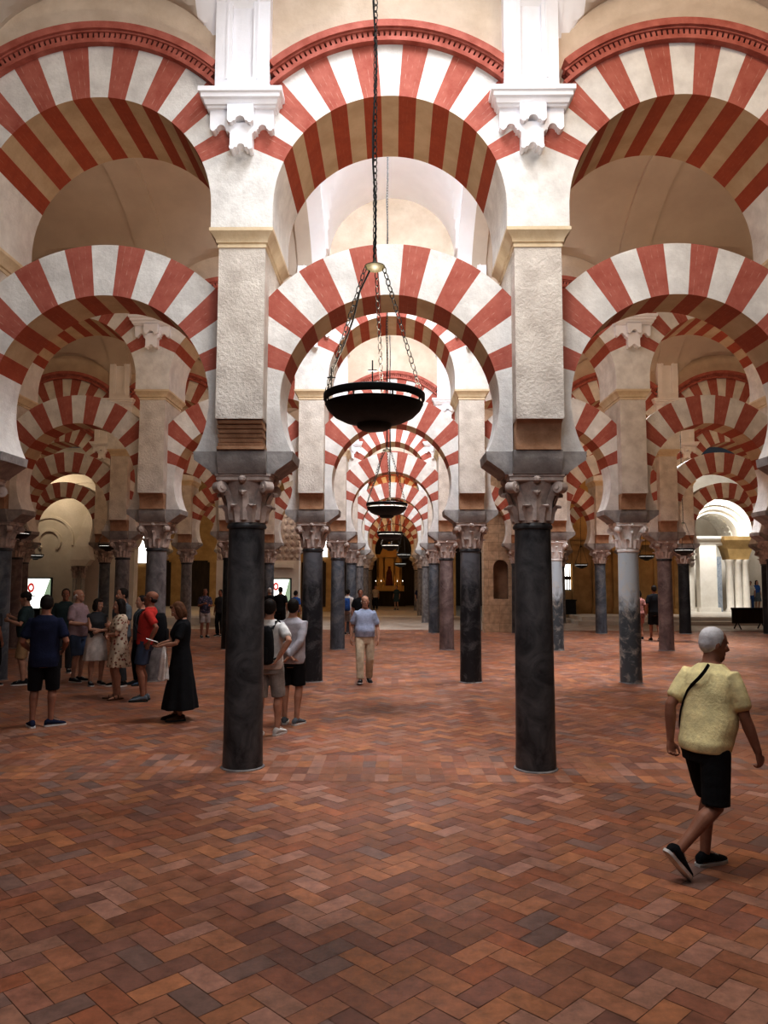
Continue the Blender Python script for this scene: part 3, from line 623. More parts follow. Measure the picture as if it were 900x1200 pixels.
# ------------------------------------------------------------------ piers
PX, PY = .245, .54
Z_PB, Z_PT, Z_UI = 3.63, 5.45, 5.64
def pier_meshes():
    mb = MB(); rings = []
    mb.rects([(PX-.004,PY,Z_PB),(PX,PY,Z_PB+.02),(PX,PY,Z_PT)], 0)
    body = mb.mesh('pier_body', [M['rough_plaster']])
    mb = MB(); prof = []
    for i in range(9):
        t = i/8; prof.append((PX-.012, .41 + .115*(1-math.sqrt(max(0,1-t*t))), Z_IMP + .03 + t*(Z_PB-Z_IMP-.03)))
    mb.rects([(PX-.012,.425,Z_IMP),(PX-.012,.425,Z_IMP+.03)] + prof, 0)
    corb = mb.mesh('corbel', [M['corbel']], 30)
    mb = MB(); prof = []     # the left front pier has a rougher, stepped brick corbel
    nst = 6
    for i in range(nst):
        z0 = Z_IMP + .03 + (Z_PB-Z_IMP-.03)*i/nst; z1 = Z_IMP + .03 + (Z_PB-Z_IMP-.03)*(i+1)/nst
        y = .42 + .115*(1-math.sqrt(max(0,1-((i+.7)/nst)**2)))
        prof += [(PX-.005-.01*(i%2), y, z0+.003), (PX-.005-.01*(i%2), y+.012, z1-.008), (PX-.02, y-.006, z1-.006)]
    mb.rects([(PX+.005,.435,Z_IMP),(PX+.005,.435,Z_IMP+.03)] + prof, 0)
    corb2 = mb.mesh('corbel', [M['corbel']], 20)
    mb = MB(); a, b = PX, PY
    mb.rects([(a-.01,b-.01,Z_PT-.005),(a+.012,b+.012,Z_PT),(a+.012,b+.012,Z_PT+.03),(a+.004,b+.004,Z_PT+.033),(a+.004,b+.004,Z_PT+.045),(a+.024,b+.02,Z_PT+.05),(a+.03,b+.026,Z_PT+.08),(a+.052,b+.046,Z_PT+.115),(a+.085,b+.075,Z_PT+.15),(a+.09,b+.08,Z_PT+.155),(a+.09,b+.08,Z_UI)], 0)
    imp = mb.mesh('impost_moulding', [M['moulding']], 25)
    return body, corb, corb2, imp
PB, PC, PC2, PI_ = pier_meshes()
def pier(n, k):
    side, q = col_place(n, k)
    t = thing('arcade_pier', 'cream pier on the %s column to the %s of the aisle, %s arcade' % (NUM[q], side, ORD[n]), 'pier', (col_x(k), row_y(n), 0), 0, 'rectangular piers above the columns')
    obj('pier_body', PB, t); obj('corbel', PC2 if (n, k) == (0, 0) else PC, t); obj('impost_moulding', PI_, t)

# ------------------------------------------------------------------ arches
def arch_mesh(name, ri, re, zc, hd, a_lo, nv, zbot, xc, stilt):
    mb = MB()
    da = (180 - 2*a_lo)/nv
    angs = []; sub = 4
    for i in range(nv):
        for j in range(sub): angs.append((a_lo + da*(i + j/sub), i))
    angs.append((a_lo + da*nv, nv-1))
    ac = math.degrees(math.acos(min(1, xc/re)))
    extra = [ac, 180-ac]
    lst = sorted([a for a, _ in angs] + [e for e in extra if a_lo < e < 180-a_lo])
    def vo(a): return min(nv-1, int((a - a_lo)/da + 1e-6))
    def ro(a): return min(re, xc/max(1e-6, abs(math.cos(R(a)))))
    def P(a, r, y): return (r*math.cos(R(a)), y, zc + r*math.sin(R(a)))
    for a0, a1 in zip(lst, lst[1:]):
        if a1 - a0 < 1e-4: continue
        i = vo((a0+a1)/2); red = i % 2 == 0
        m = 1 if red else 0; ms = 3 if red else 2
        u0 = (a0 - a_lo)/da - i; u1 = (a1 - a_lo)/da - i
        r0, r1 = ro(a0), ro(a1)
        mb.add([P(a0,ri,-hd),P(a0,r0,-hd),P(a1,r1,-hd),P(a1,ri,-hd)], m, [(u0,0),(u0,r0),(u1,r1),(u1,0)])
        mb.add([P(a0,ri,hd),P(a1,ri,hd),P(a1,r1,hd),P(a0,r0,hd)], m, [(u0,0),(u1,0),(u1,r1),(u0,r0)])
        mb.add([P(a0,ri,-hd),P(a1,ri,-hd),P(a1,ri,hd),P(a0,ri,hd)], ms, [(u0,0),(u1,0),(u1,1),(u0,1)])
        mb.add([P(a0,r0,-hd),P(a0,r0,hd),P(a1,r1,hd),P(a1,r1,-hd)], 0)
    # plain springers below the first red voussoir
    for s in (-1, 1):
        pts_i = []; N = 10
        zl = zc + ri*math.sin(R(a_lo))
        for j in range(N+1):
            z = zl + (zbot - zl)*j/N; dz = z - zc
            if stilt and dz < 0: x = ri
            else: x = math.sqrt(max(0, ri*ri - dz*dz))
            pts_i.append((x, z))
        zo = zc + xc*math.tan(R(a_lo))
        pts_o = [(xc, zo + (zbot - zo)*j/N) for j in range(N+1)]
        for j in range(N):
            a, b, c, d = pts_i[j], pts_o[j], pts_o[j+1], pts_i[j+1]
            for y, fl in ((-hd, 1), (hd, -1)):
                q = [(s*p[0], y, p[1]) for p in (a, d, c, b)]
                mb.add(q, 0)
            mb.add([(s*a[0],-hd,a[1]),(s*a[0],hd,a[1]),(s*d[0],hd,d[1]),(s*d[0],-hd,d[1])], 0)
        mb.add([(s*pts_i[-1][0],-hd,zbot),(s*pts_i[-1][0],hd,zbot),(s*xc,hd,zbot),(s*xc,-hd,zbot)], 0)
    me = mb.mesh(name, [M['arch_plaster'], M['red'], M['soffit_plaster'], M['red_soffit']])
    bm = bmesh.new(); bm.from_mesh(me); bmesh.ops.remove_doubles(bm, verts=bm.verts, dist=1e-5); bmesh.ops.recalc_face_normals(bm, faces=bm.faces); bm.to_mesh(me); bm.free()
    return me
UR, UE, UZ, UH = 1.225, 1.80, 5.87, .59
LR, LE, LZ, LH = 1.17, 1.735, 3.87, .28
LOWER = arch_mesh('lower_arch', LR, LE, LZ, LH, 16, 15, Z_IMP, BAY/2-PX+.002, False)
UPPER = arch_mesh('arch_ring', UR, UE, UZ, UH, 24, 15, Z_UI, BAY/2, True)
def cornice_mesh():
    mb = MB(); xc = 1.275
    def band(r0, r1, y0, y1, m, ang0=None):
        N = 40
        a0 = math.acos(min(1, xc/r1)); 
        prev = None
        for i in range(N+1):
            a = a0 + (PI - 2*a0)*i/N
            def p(r, y): 
                x = max(-xc, min(xc, r*math.cos(a))); return (x, y, UZ + math.sqrt(max(0, r*r - x*x)))
            ring = [p(r0,y0), p(r1,y0), p(r1,y1), p(r0,y1)]
            if prev:
                for q in range(4): mb.add([prev[q], ring[q], ring[(q+1)%4], prev[(q+1)%4]], m)
            else: mb.add(ring, m)
            prev = ring
        mb.add(prev[::-1], m)
    yb = -.54
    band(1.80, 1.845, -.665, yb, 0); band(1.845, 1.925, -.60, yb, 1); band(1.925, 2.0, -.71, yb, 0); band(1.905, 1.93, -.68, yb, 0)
    nd_ = 46
    for i in range(nd_):
        a = math.acos(xc/1.9) + .02 + (PI - 2*math.acos(xc/1.9) - .04)*(i+.5)/nd_; w = .0105
        q = []
        for y in (-.66, -.59):
            for r, aa in ((1.842,a-w),(1.912,a-w),(1.912,a+w),(1.842,a+w)): q.append((r*math.cos(aa), y, UZ + r*math.sin(aa)))
        mb.mesh_add(q, [(0,1,2,3),(7,6,5,4),(0,4,5,1),(1,5,6,2),(2,6,7,3),(3,7,4,0)], 0)
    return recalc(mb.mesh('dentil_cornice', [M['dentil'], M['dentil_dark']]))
CORN = cornice_mesh()
def bay_name(b):
    if b == 0: return 'over the central aisle'
    return '%s bay %s of the aisle' % (NUM[abs(b)-1], 'left' if b < 0 else 'right')
def arches(n, b):
    o = obj('lower_horseshoe_arch', LOWER, None, (bay_x(b), row_y(n), 0)); tag(o, 'lower red-and-white striped horseshoe arch, %s, %s arcade' % (bay_name(b), ORD[n]), 'arch', 'lower striped arches')
    t = thing('upper_round_arch', 'upper striped round arch with dentil cornice, %s, %s arcade' % (bay_name(b), ORD[n]), 'arch', (bay_x(b), row_y(n), 0), 0, 'upper striped arches')
    obj('arch_ring', UPPER, t); obj('dentil_cornice', CORN, t)

# ------------------------------------------------------------------ wall brackets with pilasters
def bracket_meshes():
    mb = MB()       # moulded shelf
    f = -.585
    prof = [(.36,.14,6.88),(.36,.15,6.90),(.375,.17,6.905),(.385,.19,6.945),(.41,.215,6.96),(.41,.22,7.0),(.435,.24,7.01),(.435,.24,7.06)]
    mb.rings([[(-a,f-d,z),(a,f-d,z),(a,f,z),(-a,f,z)] for a, d, z in prof], 0)
    shelf = mb.mesh('cornice_shelf', [M['pilaster']], 25)
    mb = MB()
    def scal(x0, x1, ztop, zbot, r):     # block whose bottom edge has a round notch
        c = (x0+x1)/2; pts = [(x0,ztop),(x0,zbot),(c-r,zbot)]
        for i in range(1,8): a = PI - PI*i/8; pts.append((c + r*math.cos(a), zbot + r*math.sin(a)))
        pts += [(c+r,zbot),(x1,zbot),(x1,ztop)]; return pts
    mb.prism(scal(-.335,-.10,6.885,6.675,.045), f-.10, f, 0); mb.prism(scal(.10,.335,6.885,6.675,.045), f-.10, f, 0)
    mb.prism([(-.25,6.885),(-.17,6.72),(-.11,6.63),(.11,6.63),(.17,6.72),(.25,6.885)], f-.075, f, 0)
    mb.prism(scal(-.16,-.06,6.80,6.64,.0), f-.12, f, 0); mb.prism(scal(.06,.16,6.80,6.64,.0), f-.12, f, 0)
    mb.prism(scal(-.135,.135,6.885,6.71,.05), f-.20, f, 0)
    mb.prism(scal(-.115,.115,6.72,6.455,.04), f-.14, f, 0)
    for s in (-1, 1):       # little rolls under the lobes
        for x, z, d in ((.30,6.675,.10),(.135,6.675,.10),(.11,6.64,.12),(.095,6.455,.14),(.1,6.71,.2)):
            mb.tube([(s*x, f-d-.006, z), (s*x, f, z)], .026, 0, 12)
    corb = recalc(mb.mesh('roll_corbel', [M['pilaster']]))
    def pil(ztop):
        mb = MB(); d = f - .10
        mb.box(-.285,.285, d, f+.03, 7.06, ztop, 0)
        mb.box(-.285,-.11, d-.035, d, 7.06, ztop, 0); mb.box(.11,.285, d-.035, d, 7.06, ztop, 0); mb.box(-.11,.11, d-.035, d, 7.06, 7.22, 0)
        mb.box(-.17,-.15, d-.045, d-.03, 7.2, ztop, 0); mb.box(.15,.17, d-.045, d-.03, 7.2, ztop, 0)
        return mb.mesh('pilaster', [M['pilaster']])
    return shelf, corb, pil(8.6), pil(8.75)
SHELF, RCORB, PIL_HI, PIL_LO = bracket_meshes()
def bracket(n, k):
    side, q = col_place(n, k)
    dx = -.07 if (n, k) == (0, 1) else 0
    t = thing('wall_bracket', 'white bracket above the %s pier to the %s of the aisle, %s arcade' % (NUM[q], side, ORD[n]), 'bracket', (col_x(k)+dx, row_y(n), 0), 0, 'white brackets with pilasters')
    obj('cornice_shelf', SHELF, t); obj('roll_corbel', RCORB, t); obj('pilaster', PIL_HI if k in (0,1) else PIL_LO, t)

# ------------------------------------------------------------------ upper walls and vaults
def upper_wall(n, b0, b1):
    mb = MB(); hd = .555
    for b in range(b0, b1+1):
        zt = 9.65 if b == 0 else 9.2; N = 30
        xs = [-BAY/2 + BAY*i/N for i in range(N+1)]
        lo = [UZ + math.sqrt(1.79**2 - x*x) for x in xs]
        for i in range(N):
            xa, xb = bay_x(b)+xs[i], bay_x(b)+xs[i+1]; Y = row_y(n)
            for y in (Y-hd, Y+hd): mb.add([(xa,y,lo[i]),(xb,y,lo[i+1]),(xb,y,zt),(xa,y,zt)], 0)
            mb.add([(xa,Y-hd,lo[i]),(xb,Y-hd,lo[i+1]),(xb,Y+hd,lo[i+1]),(xa,Y+hd,lo[i])], 0); mb.add([(xa,Y-hd,zt),(xb,Y-hd,zt),(xb,Y+hd,zt),(xa,Y+hd,zt)], 0)
    struct('wall_%s_arcade' % ORD[n], recalc(mb.mesh('upper_wall', [M['tympanum']])))
HS = ROWD/2 - .50
def vault(n, b0, b1):      # nave between arcade n-1 and arcade n
    yc = row_y(n) - ROWD/2; mb = MB(); NY = 36
    vs = [-HS + 2*HS*(.5 - .5*math.cos(PI*j/NY)) for j in range(NY+1)]
    for b in range(b0, b1+1):
        xs = [-BAY/2, -1.27, -1.265] + [-1.22*math.cos(PI*i/28) for i in range(29)] + [1.265, 1.27, BAY/2]
        def z(x, v):
            zA = 7.5 + 1.65*math.sqrt(max(0, 1-(v/HS)**2)); ax = abs(x)
            if b == 0:
                if ax >= 1.27: zB = 7.5
                else: zB = 8.3 + 1.2*math.sqrt(max(0, 1-(ax/1.22)**2)) if ax < 1.22 else 8.3
            else: zB = 7.5 + .86*math.sqrt(max(0, 1-(ax/1.26)**2)) if ax < 1.26 else 7.5
            if ax >= 1.27: zA -= .06      # transverse rib
            return max(zA, zB)
        for i in range(len(xs)-1):
            for j in range(NY):
                q = [(bay_x(b)+x, yc+v, z(x,v)) for x, v in ((xs[i],vs[j]),(xs[i+1],vs[j]),(xs[i+1],vs[j+1]),(xs[i],vs[j+1]))]
                xm = (xs[i]+xs[i+1])/2; mb.add(q[::-1], 1 if b == 0 or (n == 0 and abs(b) == 1 and xm*b < -1.0) else 0)  # white inner edges of the front side bays paint in the aisle's light
    me = recalc(mb.mesh('vault', [M['ceiling'], M['ceiling_white']])); me.polygons.foreach_set('use_smooth', [True]*len(me.polygons)); me.set_sharp_from_angle(angle=R(28))
    struct('ceiling' if n == 0 else 'ceiling_nave', me)

EXT = {0:1, 1:2, 2:3, 3:4}
for n in range(4):
    for b in range(-EXT[n], EXT[n]+1): arches(n, b)
    for k in range(-EXT[n], EXT[n]+2): 
        column(n, k); pier(n, k); bracket(n, k)
    upper_wall(n, -EXT[n], EXT[n]); vault(n, -EXT[n]-1, EXT[n]+1)
for b in (-4,-3,-2,-1,0,2,3): arches(4, b)
for k in (-4,-3,-2,-1,0,1,2,3,4): column(4, k); pier(4, k); bracket(4, k)
upper_wall(4, -4, 3); vault(4, -4, 4)
for n in (5, 6):
    arches(n, 0); upper_wall(n, 0, 0); vault(n, -1, 1)
    for k in (0, 1): column(n, k); pier(n, k); bracket(n, k)
vault(7, -1, 1)

# ------------------------------------------------------------------ hanging lamps
M['iron'] = noise_mat('blackened iron', (.010,.009,.009), (.022,.020,.019), 20, .5, .1, 60, spec=.3)
M['brass'] = noise_mat('aged brass', (.030,.026,.015), (.055,.047,.028), 20, .5)
M['lamp_glass'] = emis_mat('lit white lamp glass', (1,.97,.90), 1.0)
def lamp_meshes():
    mb = MB(); mb.lathe([(.02,-.165),(.08,-.16),(.105,-.145),(.112,-.125),(.19,-.105),(.25,-.075),(.29,-.035),(.305,-.005),(.308,0),(.298,0),(.28,-.035),(.18,-.09),(.02,-.11)], 0, 48)
    bowl = recalc(mb.mesh('bowl', [M['iron']], 40))
    mb = MB(); prof = [(.312,.022),(.318,.03),(.318,.062),(.312,.068),(.298,.068),(.298,.022)]
    n = 48; mb.rings([[(r*math.cos(2*PI*j/n), r*math.sin(2*PI*j/n), z) for j in range(n)] for r, z in prof + prof[:1]], 0, cap=False)
    ring = recalc(mb.mesh('rim_ring', [M['iron']], 40))
    posts = []
    for i in range(8):
        mb = MB(); a = 2*PI*(i+.5)/8; x, y = .302*math.cos(a), .302*math.sin(a); mb.tube([(x,y,-.01),(x,y,.045)], .005, 0, 6); posts.append(mb.mesh('post', [M['iron']]))
    mb = MB(); n = 48; mb.rings([[(r*math.cos(2*PI*j/n), r*math.sin(2*PI*j/n), z) for j in range(n)] for r, z in ((.27,-.03),(.27,.012),(.262,.012),(.262,-.03),(.27,-.03))], 0, cap=False)
    glass = mb.mesh('glass_liner', [M['lamp_glass']], 40)
    mb = MB(); mb.lathe([(.012,.86),(.055,.878),(.066,.892),(.064,.898),(.03,.905),(.014,.925),(.01,.95)], 0, 24); plate = mb.mesh('suspension_plate', [M['brass']], 40)
    def links(p0, p1, ll=.055, w=.015, r=.0035):
        mb = MB(); p0, p1 = Vector(p0), Vector(p1); L = (p1-p0).length; d = (p1-p0).normalized(); k = int(L/(ll*.8)); a = d.orthogonal().normalized(); b = d.cross(a)
        for i in range(k):
            c = p0 + d*(L*(i+.5)/k); s = a if i % 2 else b; wv = w*random.uniform(.85,1.1)
            pts = [c + d*(ll/2)*math.cos(2*PI*q/8) + s*wv*math.sin(2*PI*q/8) for q in range(8)]
            n = 5; rings = []
            for q in range(8):
                o = (pts[q]-c).normalized(); nn = (pts[(q+1)%8]-pts[q-1]).normalized().cross(o)
                rings.append([pts[q] + o*r*math.cos(2*PI*t/n) + nn*r*math.sin(2*PI*t/n) for t in range(n)])
            mb.rings(rings + rings[:1], 0, cap=False)
        return mb
    ch = []
    for a in (PI+.25, -.15*PI+.1, .45*PI):
        ch.append(links((.06*math.cos(a), .06*math.sin(a), .885), (.305*math.cos(a), .305*math.sin(a), .065)).mesh('chain', [M['iron']]))
    main = links((0,0,.94), (0,0,6.0)).mesh('main_chain', [M['iron']])
    mb = MB(); pts = [(.012*math.sin(i*1.3)-.006, .012*math.cos(i*1.7), .93 + i*.22) for i in range(24)]
    pts = [(-.30,-.02,.06)] + [(-.30+.27*t-.012*math.sin(PI*t*3), -.015, .06+.83*t) for t in (.2,.4,.6,.8)] + pts
    mb.tube(pts, .006, 0, 6); cord = mb.mesh('electric_cord', [M['iron']], 60)
    mb = MB(); mb.box(-.004,.004,-.004,.004,.06,.20); mb.box(-.026,.026,-.004,.004,.135,.143); cross = mb.mesh('finial', [M['iron']])
    return bowl, ring, posts, glass, plate, ch, main, cord, cross
LB, LRG, LPO, LG, LPL, LCH, LMA, LCO, LCR = lamp_meshes()
def lamp(x, y, z, label, rz=0, bright=True):
    t = thing('hanging_lamp', label, 'lamp', (x, y, z), rz, 'iron bowl lamps hanging on chains')
    obj('bowl', LB, t); obj('rim_ring', LRG, t)
    for p in LPO: obj('post', p, t)
    if bright: obj('glass_liner', LG, t)
    obj('suspension_plate', LPL, t)
    for c in LCH: obj('chain', c, t)
    obj('main_chain', LMA, t); obj('electric_cord', LCO, t)
    if not bright:
        for a in (3.6, 4.7): obj('finial', LCR, t, (.29*math.cos(a), .29*math.sin(a), 0))
lamp(-.125, 4.74, 3.075, 'largest black iron bowl lamp on chains, hanging nearest over the central aisle', 0, False)
lamp(-.11, 11.74, 3.08, 'black iron bowl lamp, second nearest above the central aisle, behind the largest lamp')
lamp(-.10, 18.6, 3.06, 'iron bowl lamp, third nearest above the central aisle')
lamp(-.12, 25.4, 3.08, 'small iron bowl lamp, fourth nearest above the central aisle')
lamp(.42, 32.4, 3.0, 'small distant lamp hanging just right of the line of aisle lamps')
lamp(.33, 39.2, 2.75, 'farthest and lowest small lamp above the central aisle')
lamp(-9.2, 18.6, 3.06, 'bowl lamp with bright rim at the far left edge, over the visitors')
lamp(-9.5, 25.4, 3.05, 'small bowl lamp among the left columns, above the white skirt woman')
lamp(-14.35, 30.6, 2.88, 'bowl lamp hanging in front of the white wall at left')
lamp(9.35, 24.9, 2.93, 'bowl lamp before the bright portal, beside the brown-violet column at right')
lamp(10.3, 31.5, 2.93, 'bowl lamp half hidden behind the pale blue column at right')
lamp(9.0, 38.0-.9, 2.68, 'bowl lamp on long chains before the gilded wall at right')

# ------------------------------------------------------------------ things at the ends of the hall
M['white_wall'] = noise_mat('whitewashed wall', (.68,.62,.54), (.78,.72,.65), 1.5, .9, .3, 12)
M['gold_wall'] = noise_mat('honey stone', (.42,.29,.13), (.56,.40,.20), 2, .8, .3, 18)
M['dark_wood'] = noise_mat('dark stained wood', (.022,.013,.009), (.05,.03,.02), 6, .6, .2, 40, stretch=(1,1,.2))
M['black'] = noise_mat('black plastic', (.008,.008,.009), (.014,.014,.015), 8, .4)
M['white_marble'] = noise_mat('white marble', (.80,.77,.72), (.90,.88,.84), 2, .5, .1, 20)
M['grey_marble'] = noise_mat('grey-blue marble panel', (.25,.29,.36), (.45,.49,.55), 5, .4, dist=2)
M['gilt'] = metal_mat('gilding', (.75,.47,.14), .35)
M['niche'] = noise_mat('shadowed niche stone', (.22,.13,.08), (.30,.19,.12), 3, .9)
M['window_glow'] = emis_mat('daylit window', (1,.98,.93), 2.2)
M['screen_white'] = emis_mat('lit screen white', (.96,1,.95), 1.3)
M['screen_red'] = emis_mat('lit screen red', (.55,.06,.05), .6)
M['screen_teal'] = emis_mat('lit screen teal', (.10,.42,.48), .8)
M['screen_green'] = emis_mat('lit screen grey-green', (.36,.48,.34), .5)
def ashlar_mat():
    m, nt, b = mat('sandstone ashlar')
    tc = nd(nt, 'ShaderNodeTexCoord'); mp = nd(nt, 'ShaderNodeMapping'); mp.inputs['Rotation'].default_value = (R(90),0,0); nt.links.new(tc.outputs['Object'], mp.inputs[0])
    br = nd(nt, 'ShaderNodeTexBrick', Scale=1.0); br.inputs['Brick Width'].default_value = .8; br.inputs['Row Height'].default_value = .34; br.inputs['Mortar Size'].default_value = .008
    br.inputs['Color1'].default_value = (.50,.36,.24,1); br.inputs['Color2'].default_value = (.58,.43,.30,1); br.inputs['Mortar'].default_value = (.36,.25,.16,1)
    nt.links.new(mp.outputs[0], br.inputs['Vector']); n = nd(nt, 'ShaderNodeTexNoise', Scale=6, Detail=6); nt.links.new(tc.outputs['Object'], n.inputs['Vector'])
    mx = nd(nt, 'ShaderNodeMix', data_type='RGBA', blend_type='MULTIPLY'); mx.inputs[0].default_value = 1; nt.links.new(br.outputs['Color'], mx.inputs[6])
    nt.links.new(ramp(nt, n.outputs['Fac'], [(.3,(.75,.75,.75)),(.7,(1.15,1.15,1.15))]), mx.inputs[7]); nt.links.new(mx.outputs[2], b.inputs['Base Color']); b.inputs['Roughness'].default_value = .9
    return m
M['ashlar'] = ashlar_mat()

# stone wall with an arched niche, right of the aisle
def niche_wall():
    mb = MB(); x0, x1, z1, Y = 3.42, 6.1, 6.4, 29.35; nc, nw, nz0, nz1 = 4.06, .28, 1.25, 2.45
    arc = [(nc + nw*math.cos(a), nz1 + nw*math.sin(a)) for a in [PI*i/12 for i in range(13)]]   # right to left
    mb.add([(x0,Y,0),(nc-nw,Y,0),(nc-nw,Y,z1),(x0,Y,z1)]); mb.add([(nc+nw,Y,0),(x1,Y,0),(x1,Y,z1),(nc+nw,Y,z1)])
    mb.add([(nc-nw,Y,0),(nc+nw,Y,0),(nc+nw,Y,nz0),(nc-nw,Y,nz0)])
    for a, b in zip(arc, arc[1:]): mb.add([(a[0],Y,a[1]),(a[0],Y,z1),(b[0],Y,z1),(b[0],Y,b[1])])
    d = .32; outline = [(nc-nw,nz0),(nc+nw,nz0)] + arc
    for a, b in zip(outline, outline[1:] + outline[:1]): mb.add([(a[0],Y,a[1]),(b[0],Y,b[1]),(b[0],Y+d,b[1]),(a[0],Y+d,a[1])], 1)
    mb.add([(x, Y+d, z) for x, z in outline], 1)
    mb.box(x0,x1,Y+.34,Y+.7,0,z1); mb.add([(x0,Y,0),(x0,Y,z1),(x0,Y+.4,z1),(x0,Y+.4,0)]); mb.add([(x1,Y,0),(x1,Y,z1),(x1,Y+.4,z1),(x1,Y+.4,0)])
    mb.box(4.6,5.1,Y-.03,Y+.02,4.6,5.2); mb.box(3.45,3.9,Y-.02,Y+.02,3.6,4.4)
    struct('wall_niche', mb.mesh('wall_niche', [M['ashlar'], M['niche']]))
niche_wall()
# white plaster wall with blind arches, far left
def relief_wall():
    mb = MB(); Y = 32.0
    mb.box(-19.5,-10.85,Y,Y+.5,0,7.5)
    def band(cx, cz, r0, r1, a0, a1, dep):
        N = 24; prev = None
        for i in range(N+1):
            a = R(a0 + (a1-a0)*i/N); ring = [(cx+r*math.cos(a), y, cz+r*math.sin(a)) for r, y in ((r0,Y+.01),(r0,Y-dep),(r1,Y-dep*.8),(r1,Y+.01))]
            if prev:
                for q in range(4): mb.add([prev[q],ring[q],ring[(q+1)%4],prev[(q+1)%4]])
            else: mb.add(ring)
            prev = ring
        mb.add(prev)
    band(-14.45,3.55,.40,.52,-45,225,.07); band(-14.45,3.55,.95,1.05,-10,190,.05); band(-11.6,3.9,.95,1.12,-40,220,.10); band(-13.0,3.4,2.6,2.68,20,160,.04)
    # springer block above the twin columns
    mb.rings([[(-13.32,Y-.45,2.5),(-12.72,Y-.45,2.5),(-12.72,Y,2.5),(-13.32,Y,2.5)],[(-13.36,Y-.46,2.75),(-12.5,Y-.46,2.75),(-12.5,Y,2.75),(-13.36,Y,2.75)],[(-13.2,Y-.42,3.3),(-12.62,Y-.42,3.3),(-12.62,Y,3.3),(-13.2,Y,3.3)],[(-13.0,Y-.3,4.1),(-12.55,Y-.3,4.1),(-12.55,Y,4.1),(-13.0,Y,4.1)],[(-12.8,Y-.1,4.9),(-12.6,Y-.1,4.9),(-12.6,Y,4.9),(-12.8,Y,4.9)]])
    struct('wall_left', mb.mesh('wall_left', [M['white_wall']]))
relief_wall()
for i, x in enumerate((-13.2, -12.86)):
    t = thing('slender_column', 'slender pale column of the blind arcade by the white wall, %s of its pair' % ('left' if i == 0 else 'right'), 'column', (x, 31.72, 0), 0, 'slender wall columns')
    mb = MB(); mb.lathe([(.14,0),(.14,.05),(.10,.12),(.095,.2),(.085,1.98)], 0, 20); obj('shaft', mb.mesh('shaft', [M['m_pale']], 40), t)
    c = obj('capital', CAPM['capital'], t, (0,0,2.0-Z_SH*.95)); c.scale = (.44,.44,.95)
# lower wall with carved stone above, left of the aisle
mb = MB(); mb.box(-7.4,-3.95,32.0,32.6,0,2.75); mb.box(-5.75,-4.2,31.9,32.0,2.45,2.6)
struct('wall_screen', mb.mesh('wall_screen', [M['white_wall']]))
mb = MB(); mb.box(-7.4,-3.95,32.05,32.55,2.75,4.9)
for i in range(14):
    for j in range(7): mb.ell((-7.3+.25*i+.05*random.random(), 32.05, 2.9+.29*j), (.10,.05,.11), 0, 6, 5)
struct('trim_carved_panel', mb.mesh('carved_panel', [M['capital']]))
# screens
def screen(x0, x1, z0, z1, Y, label, small=False):
    w, h = x1-x0, z1-z0; t = thing('display_screen', label, 'screen', ((x0+x1)/2, Y, 0))
    mb = MB(); mb.box(-w/2,w/2,0,.06,z0,z1); mb.box(-w*.2,w*.2,.0,.05,.05,z0); mb.box(-w*.35,w*.35,-.15,.25,0,.05); obj('frame', mb.mesh('frame', [M['black']]), t)
    e = .05; mb = MB(); a, b, c, d = -w/2+e, w/2-e, z0+e, z1-e
    mb.add([(a,-.004,c),(b-.14*w*2,-.004,c),(b-.04,-.004,d),(a,-.004,d)], 0); mb.add([(b-.14*w*2,-.004,c),(b,-.004,c),(b,-.004,d),(b-.04,-.004,d)], 3)
    cx, cz, r = (-.05*w if not small else -.1*w), z0+h*.68, h*.13; N = 24
    for i in range(N):
        p = lambda q, rr: (cx+rr*.8*math.cos(2*PI*q/N), -.008, cz+rr*1.15*math.sin(2*PI*q/N)); mb.add([p(i,r*.5),p(i+1,r*.5),p(i+1,r),p(i,r)], 1)
    if not small: mb.add([(-.26*w,-.008,z0+.1*h),(-.12*w,-.008,z0+.1*h),(-.02*w,-.008,z0+.45*h),(-.12*w,-.008,z0+.45*h)], 2)
    obj('picture', mb.mesh('picture', [M['screen_white'],M['screen_red'],M['screen_teal'],M['screen_green']]), t)
screen(-15.5,-13.95,.72,2.02,31.3,'large lit display screen with red ring emblem before the white wall at left')
screen(-5.2,-4.15,.95,2.02,31.2,'smaller lit screen behind the two visitors beside the nearest left column', True)
# steps
def steps(x0, x1, y0, y1, hs, name, m='white_floor', dy=.7):
    mb = MB(); 
    for i, h in enumerate(hs): mb.box(x0+i*.35 if x0 > 0 else x0, x1 if x0 > 0 else x1-i*.35, y0+i*dy, y1, -.01 if i == 0 else hs[i-1], h)
    struct(name, mb.mesh(name, [M[m]]))
steps(8.1, 22, 34.2, 50, (.16,.32), 'floor_step_right'); steps(-22, -6.8, 33.2, 48, (.3,), 'floor_step_left')
